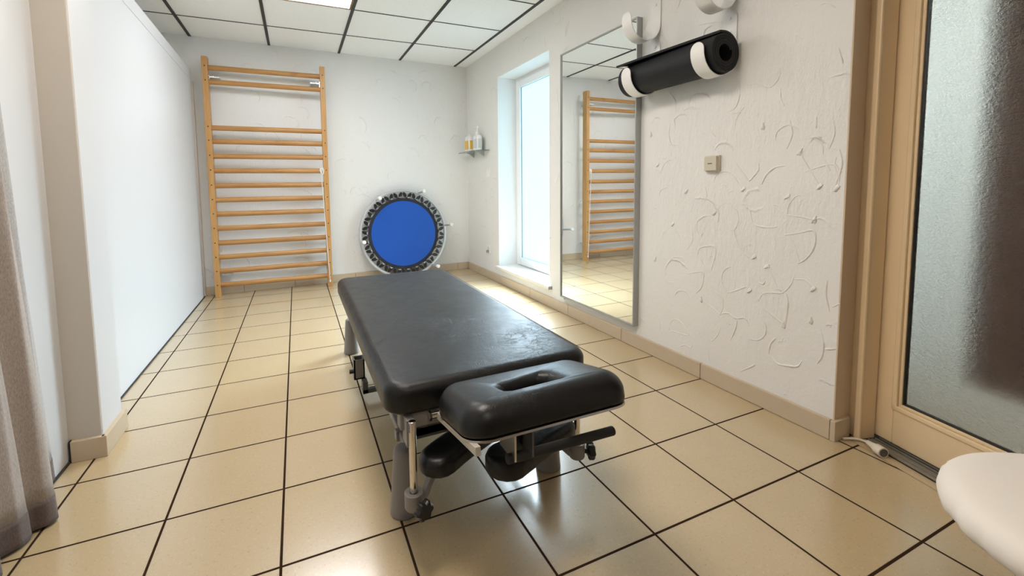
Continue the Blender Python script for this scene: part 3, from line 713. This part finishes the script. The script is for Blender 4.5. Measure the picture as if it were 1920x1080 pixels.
# ------------------------------------------------------------------ switches and sockets
sw = thing('light_switch', 'square cream wall switch on the rough white plaster right of the mirror', 'light switch', (XW, .91, 3.34))
bm = new(); box(bm, XW-.035, XW, .79, 1.03, 3.225, 3.465, .006); obj('frame', bm, M_SW, sw)
bm = new(); box(bm, XW-.085, XW-.034, .805, 1.015, 3.24, 3.45, .008); rk = obj('rocker', bm, M_SW, sw)
bm = new(); box(bm, XW-.088, XW-.084, .873, .947, 3.338, 3.352); obj('marking', bm, M_SWD, rk)
s2 = thing('wall_switch', 'small white switch plate on the wall below the glass shelf', 'light switch', (XW, 9.2, 3.42))
bm = new(); box(bm, XW-.03, XW, 9.09, 9.33, 3.29, 3.53, .008); obj('frame', bm, M_OUT, s2)
bm = new(); box(bm, XW-.05, XW-.028, 9.13, 9.29, 3.33, 3.49, .008); obj('rocker', bm, M_OUT, s2)
s3 = thing('wall_socket', 'white wall socket with a small plug near the floor left of the window', 'socket', (XW, 9.22, .95))
bm = new(); box(bm, XW-.03, XW, 9.11, 9.35, .84, 1.08, .008); obj('frame', bm, M_OUT, s3)
bm = new(); cyl(bm, (XW-.032, 9.23, .96), (XW-.026, 9.23, .96), .085, seg=24); obj('socket_well', bm, M_LAB, s3)
bm = new(); box(bm, XW-.10, XW-.028, 9.19, 9.27, .84, .92, .012); obj('plug', bm, M_GREY, s3)

# ------------------------------------------------------------------ glass shelf with bottles
sh = thing('glass_shelf', 'small clear glass shelf on two metal brackets left of the window', 'shelf', (7.75, 9.9, 4.15))
bm = new()
pts = [(XW, 9.10), (XW, 10.92), (7.60, 10.92)]+[(7.60-.05*math.sin(t), 10.92-.05*(1-math.cos(t))) for t in (.8, 1.57)]+[(7.53, 10.5), (7.52, 10.0), (7.54, 9.5)]+[(7.62-.0, 9.22), (7.70, 9.12)]
poly_prism(bm, pts, 4.155, 4.175); obj('glass_plate', bm, M_SHELF, sh)
for y in (10.45, 9.58):
    bm = new(); box(bm, 7.72, XW, y-.04, y+.04, 4.13, 4.155, .004)
    poly_prism(bm, [(XW, y-.03), (XW-.02, y-.03), (XW-.02, y+.03), (XW, y+.03)], 4.0, 4.15)
    a = [bm.verts.new((7.76, y+s, 4.132)) for s in (-.03, .03)]; b = [bm.verts.new((XW-.015, y+s, 4.0)) for s in (-.03, .03)]; c = [bm.verts.new((XW-.015, y+s, 4.132)) for s in (-.03, .03)]
    bm.faces.new((a[0], b[0], c[0])); bm.faces.new((a[1], c[1], b[1])); bm.faces.new((a[0], a[1], b[1], b[0])); bm.faces.new((b[0], b[1], c[1], c[0])); bm.faces.new((a[0], c[0], c[1], a[1]))
    obj('bracket', bm, M_STEEL, sh)
def bottle_body(bm, x, y, z, w, d, h, sh_=.08, neck=.05):
    prof = [(0, .96), (.0, 1), (h-sh_, 1), (h-sh_*.45, .86), (h-sh_*.1, .55), (h, neck/(w/2))]
    rings = []
    for zz, k in prof:
        ring = []
        for i in range(24):
            t = 2*PI*i/24; c_, s_ = math.cos(t), math.sin(t); e = .6
            ring.append(bm.verts.new((x+math.copysign(abs(c_)**e, c_)*d/2*k, y+math.copysign(abs(s_)**e, s_)*w/2*k, z+zz)))
        rings.append(ring)
    for A, B in zip(rings, rings[1:]):
        for i in range(24): bm.faces.new((A[i], A[(i+1) % 24], B[(i+1) % 24], B[i]))
    bm.faces.new(rings[0][::-1]); bm.faces.new(rings[-1])
b1 = thing('lotion_bottle', 'white bottle with a yellow label, left one on the glass shelf', 'bottle', (7.76, 10.36, 4.175))
bm = new(); bottle_body(bm, 7.76, 10.36, 4.176, .42, .2, .56); obj('bottle_body', bm, M_BOT, b1, smooth=True)
bm = new(); cyl(bm, (7.76, 10.36, 4.73), (7.76, 10.36, 4.80), .06, seg=16); obj('cap', bm, M_BOT, b1, smooth=True)
bm = new(); box(bm, 7.648, 7.66, 10.21, 10.47, 4.27, 4.56); box(bm, 7.70, 7.83, 10.143, 10.152, 4.27, 4.56); obj('label', bm, M_YEL, b1)
b2 = thing('pump_bottle', 'white pump bottle with a pale label, right one on the glass shelf', 'bottle', (7.76, 9.62, 4.175))
bm = new(); bottle_body(bm, 7.76, 9.62, 4.176, .46, .2, .52); obj('bottle_body', bm, M_BOT, b2, smooth=True)
bm = new(); box(bm, 7.648, 7.66, 9.46, 9.74, 4.25, 4.55); box(bm, 7.69, 7.83, 9.382, 9.392, 4.25, 4.55); obj('label', bm, M_LAB, b2)
bm = new(); cyl(bm, (7.76, 9.62, 4.69), (7.76, 9.62, 4.78), .065, seg=16); cyl(bm, (7.76, 9.62, 4.78), (7.76, 9.62, 4.93), .02, seg=10); box(bm, 7.73, 7.79, 9.56, 9.80, 4.92, 4.97, .01)
obj('pump_head', bm, M_BOT, b2, smooth=True)

# ------------------------------------------------------------------ treatment table
tb = thing('treatment_table', 'long black padded treatment table on a grey steel base, in the middle of the room', 'massage table', (3.85, 2.2, 0))
def rring(cx, cy, hw, hh, r, n=8):
    pts = []
    for qx, qy, a0 in ((1, 1, 0), (-1, 1, PI/2), (-1, -1, PI), (1, -1, 3*PI/2)):
        for k in range(n+1):
            a = a0+PI/2*k/n; pts.append((cx+qx*(hw-r)+r*math.cos(a), cy+qy*(hh-r)+r*math.sin(a)))
    return pts
def pad(bm, cx, cy, hw, hh, rc, z0, z1, rt, rb=.04, crown=.012, n=10):
    prof = []       # (inset, z)
    for k in range(5): a = PI/2*k/4; prof.append((rb*(1-math.sin(a)), z0+rb*(1-math.cos(a))))
    for k in range(1, 11): a = PI/2*k/10; prof.append((rt*(1-math.cos(a)), z1-rt+rt*math.sin(a)))
    rings = []
    for ins, z in prof:
        rings.append([bm.verts.new((x, y, z)) for x, y in rring(cx, cy, hw-ins, hh-ins, max(.02, rc-ins), n)])
    for A, B in zip(rings, rings[1:]):
        m_ = len(A)
        for i in range(m_): bm.faces.new((A[i], A[(i+1) % m_], B[(i+1) % m_], B[i]))
    # crowned top: shrink rings to the middle
    last = rings[-1]
    hw2, hh2 = hw-rt, hh-rt
    for s in (.85, .6, .3):
        q = [bm.verts.new((cx+(v.co.x-cx)*s, cy+(v.co.y-cy)*(1-(1-s)*hw2/hh2*1.0), z1+crown*(1-s*s))) for v in rings[-1]]
        m_ = len(q)
        for i in range(m_): bm.faces.new((last[i], last[(i+1) % m_], q[(i+1) % m_], q[i]))
        last = q
    bm.faces.new(last); bm.faces.new(rings[0][::-1])
ZB, ZT = 1.175, 1.43
bm = new(); pad(bm, 3.85, 2.10, 1.01, 2.38, .20, ZB, ZT, .105); obj('table_pad', bm, M_LEATHER, tb, smooth='all')
# under frame of the top
bm = new()
box(bm, 2.98, 3.06, -.20, 4.35, 1.06, 1.19, .008); box(bm, 4.64, 4.72, -.20, 4.35, 1.06, 1.19, .008)
box(bm, 2.95, 4.75, -.24, -.12, 1.04, 1.185, .008); box(bm, 3.0, 4.7, 4.2, 4.3, 1.06, 1.18, .008); box(bm, 3.0, 4.7, 2.2, 2.3, 1.06, 1.18)
obj('top_frame', bm, M_GREY, tb)
# legs: four tapered cones
for x, y in ((3.06, .19), (4.64, .19), (3.06, 4.5), (4.64, 4.5)):
    bm = new()
    lathe(bm, [(0, 0), (.128, 0), (.136, .012), (.134, .03), (.112, .32), (.092, .60), (.086, .622), (.075, .63), (0, .63)], (x, y, 0), 36)
    obj('leg', bm, M_GREY, tb, smooth=True)
bm = new()
for x in (3.125, 4.575): box(bm, x-.035, x+.035, .19, 4.5, .52, .60, .01)
for x, w_ in ((3.06, 1), (4.64, -1)):
    for y_ in (.19, 4.5): box(bm, min(x, x+.1*w_), max(x, x+.1*w_), y_-.03, y_+.03, .53, .59, .006)
box(bm, 3.06, 4.64, .5, .6, .50, .60, .01); box(bm, 3.06, 4.64, 4.1, 4.2, .50, .60, .01)
obj('base_frame', bm, M_GREY, tb)
# lifting arms
bm = new()
for x in (3.36, 4.34):
    for (ya, za, yb, zb) in ((.55, .55, 1.9, 1.12), (2.6, .55, 3.95, 1.12)):
        t = bmesh.new(); bmesh.ops.create_cube(t, size=1); L = math.hypot(yb-ya, zb-za); an = math.atan2(zb-za, yb-ya)
        for v in t.verts: v.co = Vector((v.co.x*.06, v.co.y*L, v.co.z*.10))
        merge(bm, t, 0, Matrix.Translation((x, (ya+yb)/2, (za+zb)/2)) @ Matrix.Rotation(an, 4, 'X'))
box(bm, 3.2, 4.5, .5, .6, .48, .62); box(bm, 3.2, 4.5, 1.85, 1.95, 1.06, 1.16)
box(bm, 3.2, 4.5, 2.55, 2.65, .48, .62); cyl(bm, (3.85, .9, .62), (3.85, 2.6, 1.0), .06, seg=20); cyl(bm, (3.85, .55, .55), (3.85, 1.4, .73), .11, seg=24)
obj('lift_arm', bm, M_DGREY, tb)
# foot bar with channel end at the left side
bm = new()
def chan(bm, x0, x1, y0, y1, z0, z1, t=.02):
    box(bm, x0, x1, y0, y0+t, z0, z1); box(bm, x0, x1, y1-t, y1, z0, z1); box(bm, x0, x1, y0, y1, z0, z0+t); box(bm, x0, x0+t, y0, y1, z0, z1); box(bm, x1-t, x1, y0, y1, z0, z1)
chan(bm, 2.90, 3.05, 2.66, 2.84, .27, .56); obj('pedal_box', bm, M_GREY, tb); bm = new(); cyl(bm, (2.902, 2.72, .38), (2.84, 2.72, .38), .03, seg=12); obj('pedal_bolt', bm, M_BLACK, tb)
bm = new(); box(bm, 3.0, 4.6, 2.52, 2.60, .10, .16, .004); box(bm, 4.55, 4.7, 2.4, 2.6, .10, .5); box(bm, 3.0, 3.07, 2.52, 2.70, .1, .27); obj('foot_bar', bm, M_DGREY, tb)

# ---- head section, tilted up
HC = Vector((3.92, -.74, 0)); hw, hh = .705, .43
ht = math.radians(12.0)
HM = Matrix.Translation((3.92, -.33, 1.19)) @ Matrix.Rotation(-ht, 4, 'X')      # local y=0 at the joint, negative y towards the camera
def hpoint(th_):
    """outer rounded rectangle (local)"""
    e = .30
    c_, s_ = math.cos(th_), math.sin(th_)
    return math.copysign(abs(c_)**e, c_), math.copysign(abs(s_)**e, s_)
bm = bmesh.new()
n = 96; hcx, hcy = -.05, -.50; HD = .84    # hole centre, depth of the cushion
rows = []
def head_top(x, y):
    """height of the upper surface above the plate"""
    u = x/hw; v = (y+HD/2)/(HD/2)
    z = .225+.03*(1-u*u)-.02*max(0, -u)*(1-v)*.5
    dx = (x-hcx)/.30; dy = (y-hcy)/.24
    z -= .05*math.exp(-(dx*dx+dy*dy)*1.1)
    # channel from the opening to the joint side
    z -= .05*math.exp(-((x-hcx+.16)/.17)**2)*max(0, min(1, (v+.2)/.9))
    return z
def orect(th_, ins, rc=.20):
    # ray / rounded rectangle, sampled by arc position
    pts = rring(0, -HD/2, hw-ins, HD/2-ins, max(.03, rc-ins), 12)
    return pts
base = orect(0, 0)
N = len(base)
hole = []
for (x, y) in base:
    a = math.atan2((y+HD/2)/(HD/2), x/hw)
    # drop-shaped opening, wide towards the joint
    hx = .26*math.cos(a); hy = .185*math.sin(a)
    hole.append((hcx+hx*(1-.0*math.sin(a)), hcy+hy))
def lerp2(p, q, t): return (p[0]*(1-t)+q[0]*t, p[1]*(1-t)+q[1]*t)
rt = .15
prof = []
for k in range(4): a = PI/2*k/3; prof.append(('o', .03*(1-math.sin(a)), .03*(1-math.cos(a)), None))
for k in range(1, 11): a = PI/2*k/10; prof.append(('o', rt*(1-math.cos(a)), -rt+rt*math.sin(a), 'top'))
for (kind, ins, z, ref) in prof:
    P = orect(0, ins)
    row = []
    for (x, y) in P:
        zz = head_top(x, y)+z if ref else z
        row.append(bm.verts.new((x, y, zz)))
    rows.append(row)
inner = orect(0, rt)
for t in (.12, .25, .4, .55, .7, .82, .92, 1.0):
    row = []
    for p, q in zip(inner, hole):
        e = lerp2(p, q, t); drop = .0 if t < .8 else .03*((t-.8)/.2)**2
        row.append(bm.verts.new((e[0], e[1], head_top(*e)-drop)))
    rows.append(row)
for kk, (s_, dz) in enumerate(((.97, .07), (.95, .13), (.97, .22))):
    rows.append([bm.verts.new((hcx+(q[0]-hcx)*s_, hcy+(q[1]-hcy)*s_, max(0, head_top(*q)-dz))) for q in hole])
rows.append([bm.verts.new((hcx+(q[0]-hcx)*.97, hcy+(q[1]-hcy)*.97, 0)) for q in hole])
for A, B in zip(rows, rows[1:]):
    for i in range(N): bm.faces.new((A[i], A[(i+1) % N], B[(i+1) % N], B[i]))
for i in range(N): bm.faces.new((rows[-1][i], rows[-1][(i+1) % N], rows[0][(i+1) % N], rows[0][i]))
bmesh.ops.transform(bm, matrix=HM, verts=bm.verts)
hp = obj('head_pad', bm, M_LEATHER, tb, smooth='all')
bm = bmesh.new()      # pale plate with the same hole
A = rring(0, -HD/2, hw-.012, HD/2-.002, .19, 12)
h0 = [bm.verts.new((x, y, -.02)) for x, y in A]; h1 = [bm.verts.new((x, y, -.003)) for x, y in A]
g0 = [bm.verts.new((q[0], q[1], -.02)) for q in hole]; g1 = [bm.verts.new((q[0], q[1], -.003)) for q in hole]
for i in range(N):
    j = (i+1) % N
    bm.faces.new((h0[i], h0[j], h1[j], h1[i])); bm.faces.new((g0[i], g0[j], g1[j], g1[i])); bm.faces.new((h0[i], h0[j], g0[j], g0[i])); bm.faces.new((h1[i], h1[j], g1[j], g1[i]))
bmesh.ops.transform(bm, matrix=HM, verts=bm.verts)
obj('head_plate', bm, M_STEEL, tb)
for s in (-1, 1):
    bm = bmesh.new(); box(bm, s*(hw-.055)-.02, s*(hw-.055)+.02, -HD-.01 if s < 0 else -HD+.2, .06, -.075, -.015, .004)
    bmesh.ops.transform(bm, matrix=HM, verts=bm.verts); obj('head_rail', bm, M_PLATE, tb)
bm = new(); cyl(bm, (3.20, -.30, 1.15), (3.27, -.30, 1.15), .028, seg=14); cyl(bm, (3.18, -.30, 1.15), (3.20, -.30, 1.15), .04, seg=6)
obj('hinge_bolt', bm, M_CHROME, tb, smooth=True)
bm = new(); cyl(bm, (4.57, -.30, 1.15), (4.64, -.30, 1.15), .028, seg=14); obj('hinge_bolt', bm, M_CHROME, tb, smooth=True)
# handle under the head section
hb = new(); box(hb, 3.60, 3.615, -1.05, -.80, 1.08, 1.34); obj('handle_bracket', hb, M_STEEL, tb)
hb = new(); box(hb, 3.745, 3.76, -1.05, -.80, 1.08, 1.34); obj('handle_bracket', hb, M_DGREY, tb)
hb = new(); box(hb, 3.616, 3.744, -.90, -.82, 1.04, 1.33, .01); obj('handle_block', hb, M_BLACK, tb)
for x in (3.595, 3.765):
    bm = new(); cyl(bm, (x-.012, -.93, 1.245), (x+.012, -.93, 1.245), .024, seg=6); obj('bracket_bolt', bm, M_CHROME, tb)
bm = new(); cyl(bm, (3.56, -1.0, 1.085), (4.53, -1.0, 1.065), .037, seg=28, round_=.012); obj('handle', bm, M_FOAM, tb, smooth=True)

# ---- armrests lowered on their rods
def knob(bm, c, ax, r=.075, d=.07):
    ax = Vector(ax).normalized(); q = ax.to_track_quat('Z', 'Y'); n_ = 48; rings = []
    for h, k in ((0, .35), (.005, .8), (.015, .96), (d*.8, 1), (d, .85), (d, 0.3)):
        rings.append([bm.verts.new(Vector(c)+q@Vector((r*k*(1+.13*math.cos(6*2*PI*i/n_))*math.cos(2*PI*i/n_), r*k*(1+.13*math.cos(6*2*PI*i/n_))*math.sin(2*PI*i/n_), h))) for i in range(n_)])
    for A, B in zip(rings, rings[1:]):
        for i in range(n_): bm.faces.new((A[i], A[(i+1) % n_], B[(i+1) % n_], B[i]))
    bm.faces.new(rings[0][::-1]); bm.faces.new(rings[-1])
def blob_pad(path, widths, z0, z1, rt=.07):
    """cushion following a curved centre line in plan"""
    P = bezier(path, 8); n_ = len(P); W_ = [widths[0]+(widths[-1]-widths[0])*i/(n_-1) for i in range(n_)]
    if len(widths) > 2:
        W_ = []
        for i in range(n_):
            t = i/(n_-1)*(len(widths)-1); k = min(int(t), len(widths)-2); W_.append(widths[k]*(1-(t-k))+widths[k+1]*(t-k))
    def outline(ins):
        Lf, Rt = [], []
        for i, p in enumerate(P):
            t = (P[min(i+1, n_-1)]-P[max(i-1, 0)]).normalized(); nn = Vector((-t.y, t.x, 0))
            Lf.append(p+nn*(W_[i]-ins)); Rt.append(p-nn*(W_[i]-ins))
        def cap(p, t, w):
            nn = Vector((-t.y, t.x, 0)); return [p+(nn*math.cos(a)+t*math.sin(a))*w for a in [PI*k/8 for k in range(1, 8)]]
        t1 = (P[-1]-P[-2]).normalized(); t0 = (P[0]-P[1]).normalized()
        return Lf+cap(P[-1], t1, W_[-1]-ins)+Rt[::-1]+cap(P[0], t0, W_[0]-ins)
    bm = new(); rings = []
    prof = [(.03*(1-math.sin(a)), z0+.03*(1-math.cos(a))) for a in (0, .8, 1.57)]+[(rt*(1-math.cos(a)), z1-rt+rt*math.sin(a)) for a in (.2, .4, .6, .8, 1.0, 1.2, 1.4, 1.57)]
    for ins, z in prof: rings.append([bm.verts.new((p.x, p.y, z)) for p in outline(ins)])
    mN = len(rings[0])
    for A, B in zip(rings, rings[1:]):
        for i in range(mN): bm.faces.new((A[i], A[(i+1) % mN], B[(i+1) % mN], B[i]))
    bm.faces.new(rings[0][::-1]); bm.faces.new(rings[-1]); bmesh.ops.triangulate(bm, faces=[f for f in bm.faces if len(f.verts) > 4])
    return bm
ZR0 = .43
for side, x in ((-1, 3.025), (1, 4.635)):
    y = -.35
    bm = new(); cyl(bm, (x, y, ZR0+.02), (x, y, 1.17), .031, seg=20, round_=.008); obj('armrest_rod', bm, M_CHROME, tb, smooth=True)
    bm = new(); box(bm, x-.03, x+.03, y-.02, -.12, 1.08, 1.16, .006); box(bm, x-.045, x-.03, -.34, -.2, .95, 1.17); obj('rod_bracket', bm, M_GREY, tb)
    ar = None
    bm = new(); lathe(bm, [(.034, .135), (.05, .14), (.070, .14), (.077, .133), (.077, .012), (.07, 0), (0, 0)], (x, y, ZR0), 30); co = obj('armrest_collar', bm, M_GREY, tb, smooth=True)
    bm = new(); kd = (.35, -.94, 0) if side < 0 else (.94, -.34, 0)
    c0 = Vector((x, y, ZR0+.05))+Vector(kd)*.10
    cyl(bm, Vector((x, y, ZR0+.05))+Vector(kd)*.06, c0, .022, seg=12); knob(bm, c0, kd); obj('clamp_knob', bm, M_BLACK, co, smooth=True)
# left arm pad reaches under the head section, right one crosses towards it
bm = blob_pad([(3.26, -.30, 0), (3.46, -.18, 0), (3.72, -.06, 0), (3.94, .04, 0)], (.17, .17, .16, .15), .68, .83); obj('arm_pad', bm, M_LEATHER, tb, smooth='all')
bm = blob_pad([(4.44, -.34, 0), (4.20, -.42, 0), (3.97, -.50, 0), (3.78, -.56, 0)], (.15, .16, .17, .19), .68, .84); obj('arm_pad', bm, M_LEATHER, tb, smooth='all')
def strap(pts, w, t=.022):
    bm = new(); P = bezier(pts, 10); rows = []
    for i, p in enumerate(P):
        tt = (P[min(i+1, len(P)-1)]-P[max(i-1, 0)]).normalized(); side_ = Vector((-tt.y, tt.x, 0)).normalized(); nn = tt.cross(side_).normalized()
        rows.append([bm.verts.new(p+side_*w*a+nn*t*b) for a, b in ((-1, -1), (1, -1), (1, 1), (-1, 1))])
    for A, B in zip(rows, rows[1:]):
        for k in range(4): bm.faces.new((A[k], A[(k+1) % 4], B[(k+1) % 4], B[k]))
    bm.faces.new(rows[0]); bm.faces.new(rows[-1][::-1]); return bm
obj('arm_bar', strap([(3.08, -.33, .47), (3.13, -.31, .50), (3.17, -.30, .58), (3.26, -.28, .665), (3.5, -.2, .67)], .03), M_GREY, tb, smooth=True)
obj('arm_bar', strap([(4.58, -.33, .47), (4.53, -.33, .50), (4.50, -.34, .58), (4.4, -.36, .665), (4.2, -.44, .67)], .03), M_GREY, tb, smooth=True)

# ------------------------------------------------------------------ cable with connector by the door
cb = thing('extension_cable', 'short white cable with a round connector lying at the foot of the glass door', 'cable', (8.1, -.98, 0))
bm = new(); tube(bm, bezier([(8.06, -.865, .02), (8.13, -.90, .022), (8.2, -.96, .025), (8.19, -1.03, .04), (8.155, -1.08, .05)], 8), .014, 8); obj('cord', bm, M_CORD, cb, smooth=True)
bm = new(); a = Vector((8.165, -1.06, .055)); b = Vector((8.075, -1.25, .06))
d = (b-a)
for t0, t1, r0_, r1_ in ((0, .35, .026, .036), (.35, .6, .036, .05), (.6, 1.0, .056, .056)):
    cyl(bm, a+d*t0, a+d*t1, r0_, r1_, seg=20)
obj('connector', bm, M_CORD, cb, smooth=True)
bm = new(); cyl(bm, b, b+d.normalized()*.004, .044, seg=20); obj('connector_face', bm, M_DGREY, cb)

# ------------------------------------------------------------------ stool with white cover
st = thing('round_stool', 'round stool under a white stretch cover at the right edge', 'stool', (5.62, -3.23, 0))
sx, sy, sr, szt = 5.622, -3.228, .655, 1.535
bm = new(); ns = 144; rows = []
prof = [(0, szt), (.3, szt-.002), (.45, szt-.006), (.54, szt-.014), (.59, szt-.027), (.625, szt-.05), (.645, szt-.08), (.652, szt-.115), (.645, szt-.15), (.62, szt-.18), (.57, szt-.20), (.50, szt-.205)]
for r, z in prof:
    if r == 0: rows.append([bm.verts.new((sx, sy, z))]); continue
    row = []
    for i in range(ns):
        a = 2*PI*i/ns; f = 0
        if z < szt-.06: f = .007*math.sin(23*a+1.3)*max(0, math.sin(3*a+.6))**3+.004*math.sin(41*a)*max(0, math.sin(5*a))
        row.append(bm.verts.new((sx+(r+f)*math.cos(a), sy+(r+f)*math.sin(a), z)))
    rows.append(row)
for A, B in zip(rows, rows[1:]):
    for i in range(ns):
        if len(A) == 1: bm.faces.new((A[0], B[i], B[(i+1) % ns]))
        else: bm.faces.new((A[i], A[(i+1) % ns], B[(i+1) % ns], B[i]))
bm.faces.new(rows[-1])
obj('seat_cover', bm, M_COVER, st, smooth='all')
bm = new(); cyl(bm, (sx, sy, .25), (sx, sy, szt-.2), .075, seg=20); cyl(bm, (sx, sy, .7), (sx, sy, 1.32), .05, seg=20); obj('column', bm, M_CHROME, st, smooth=True)
for k in range(5):
    a = 2*PI*k/5+.3; bm = new()
    e = Vector((sx+.72*math.cos(a), sy+.72*math.sin(a), .2))
    tube(bm, [(sx, sy, .30), (sx+.4*math.cos(a), sy+.4*math.sin(a), .27), e], .05, 10, rr=[.06, .05, .035])
    fo = obj('foot', bm, M_BLACK, st, smooth=True)
    bm = new(); cyl(bm, (e.x-.03*math.sin(a), e.y+.03*math.cos(a), .085), (e.x+.03*math.sin(a), e.y-.03*math.cos(a), .085), .085, seg=20); cyl(bm, (e.x, e.y, .1), (e.x, e.y, .2), .015, seg=8)
    obj('caster', bm, M_BLACK, fo, smooth=True)

# ------------------------------------------------------------------ curtain
def curtain(plan, lean, z0, z1, m, name, parent, th=.012, nz=40, zoff=None):
    P = bezier(plan, 10); bm = new(); rows = []
    for j in range(nz+1):
        z = z0+(z1-z0)*j/nz; row = []
        for i, p in enumerate(P):
            wob = .01*math.sin(z*1.3+i*.35)
            fx, fy = lean(z)
            zz = z
            if j == 0 and zoff: zz = z+zoff(i/len(P))
            row.append(Vector((p.x+fx+wob*.6, p.y+fy+wob, zz)))
        rows.append(row)
    n_ = len(P)
    def side(off):
        out = []
        for row in rows:
            r = []
            for i in range(n_):
                t = (row[min(i+1, n_-1)]-row[max(i-1, 0)]); nn = Vector((-t.y, t.x, 0)).normalized()
                r.append(bm.verts.new(row[i]+nn*off))
            out.append(r)
        return out
    A, B = side(th/2), side(-th/2)
    for j in range(nz):
        for i in range(n_-1):
            bm.faces.new((A[j][i], A[j][i+1], A[j+1][i+1], A[j+1][i])); bm.faces.new((B[j][i], B[j+1][i], B[j+1][i+1], B[j][i+1]))
        bm.faces.new((A[j][0], A[j+1][0], B[j+1][0], B[j][0])); bm.faces.new((A[j][-1], B[j][-1], B[j+1][-1], A[j+1][-1]))
    for j in (0, nz):
        for i in range(n_-1): bm.faces.new((A[j][i], B[j][i], B[j][i+1], A[j][i+1]))
    return obj(name, bm, m, parent, smooth='all')
cu = thing('curtain', 'grey floor-length curtain with a darker hem hanging at the left edge', 'curtain', (-.1, 1.2, 0))
front = [(-.17, 1.80, 0), (-.06, 1.62, 0), (.055, 1.44, 0), (.055, 1.36, 0), (-.05, 1.30, 0), (-.075, 1.27, 0), (-.04, 1.215, 0), (-.05, 1.13, 0), (-.15, 1.03, 0), (-.18, .98, 0), (-.10, .90, 0), (-.04, .80, 0), (-.1, .66, 0), (-.19, .58, 0), (-.08, .46, 0), (-.06, .34, 0), (-.17, .2, 0)]
lean = lambda z: (-.006*z, -.085*z)
lean2 = lambda z: (-.0*z, -.085*z)
curtain(front, lean, .26, 7.1, M_CURT, 'curtain_panel', cu)
curtain(front, lean, .03, .275, M_HEM, 'hem', cu, th=.02, nz=6)
back = [(-.205, 2.06, 0), (-.17, 1.98, 0), (-.19, 1.90, 0), (-.16, 1.82, 0), (-.18, 1.72, 0), (-.17, 1.6, 0)]
curtain(back, lean2, .30, 7.1, M_CURTL, 'curtain_back_edge', cu)
curtain(back, lean2, .10, .32, M_HEM, 'hem', cu, th=.018, nz=6)
bm = new(); cyl(bm, (-.12, -2, 7.14), (-.12, 2.4, 7.14), .04, seg=16); obj('curtain_rail', bm, M_STEEL, smooth=True, label='metal curtain rail under the ceiling holding the grey curtain', category='curtain rail')
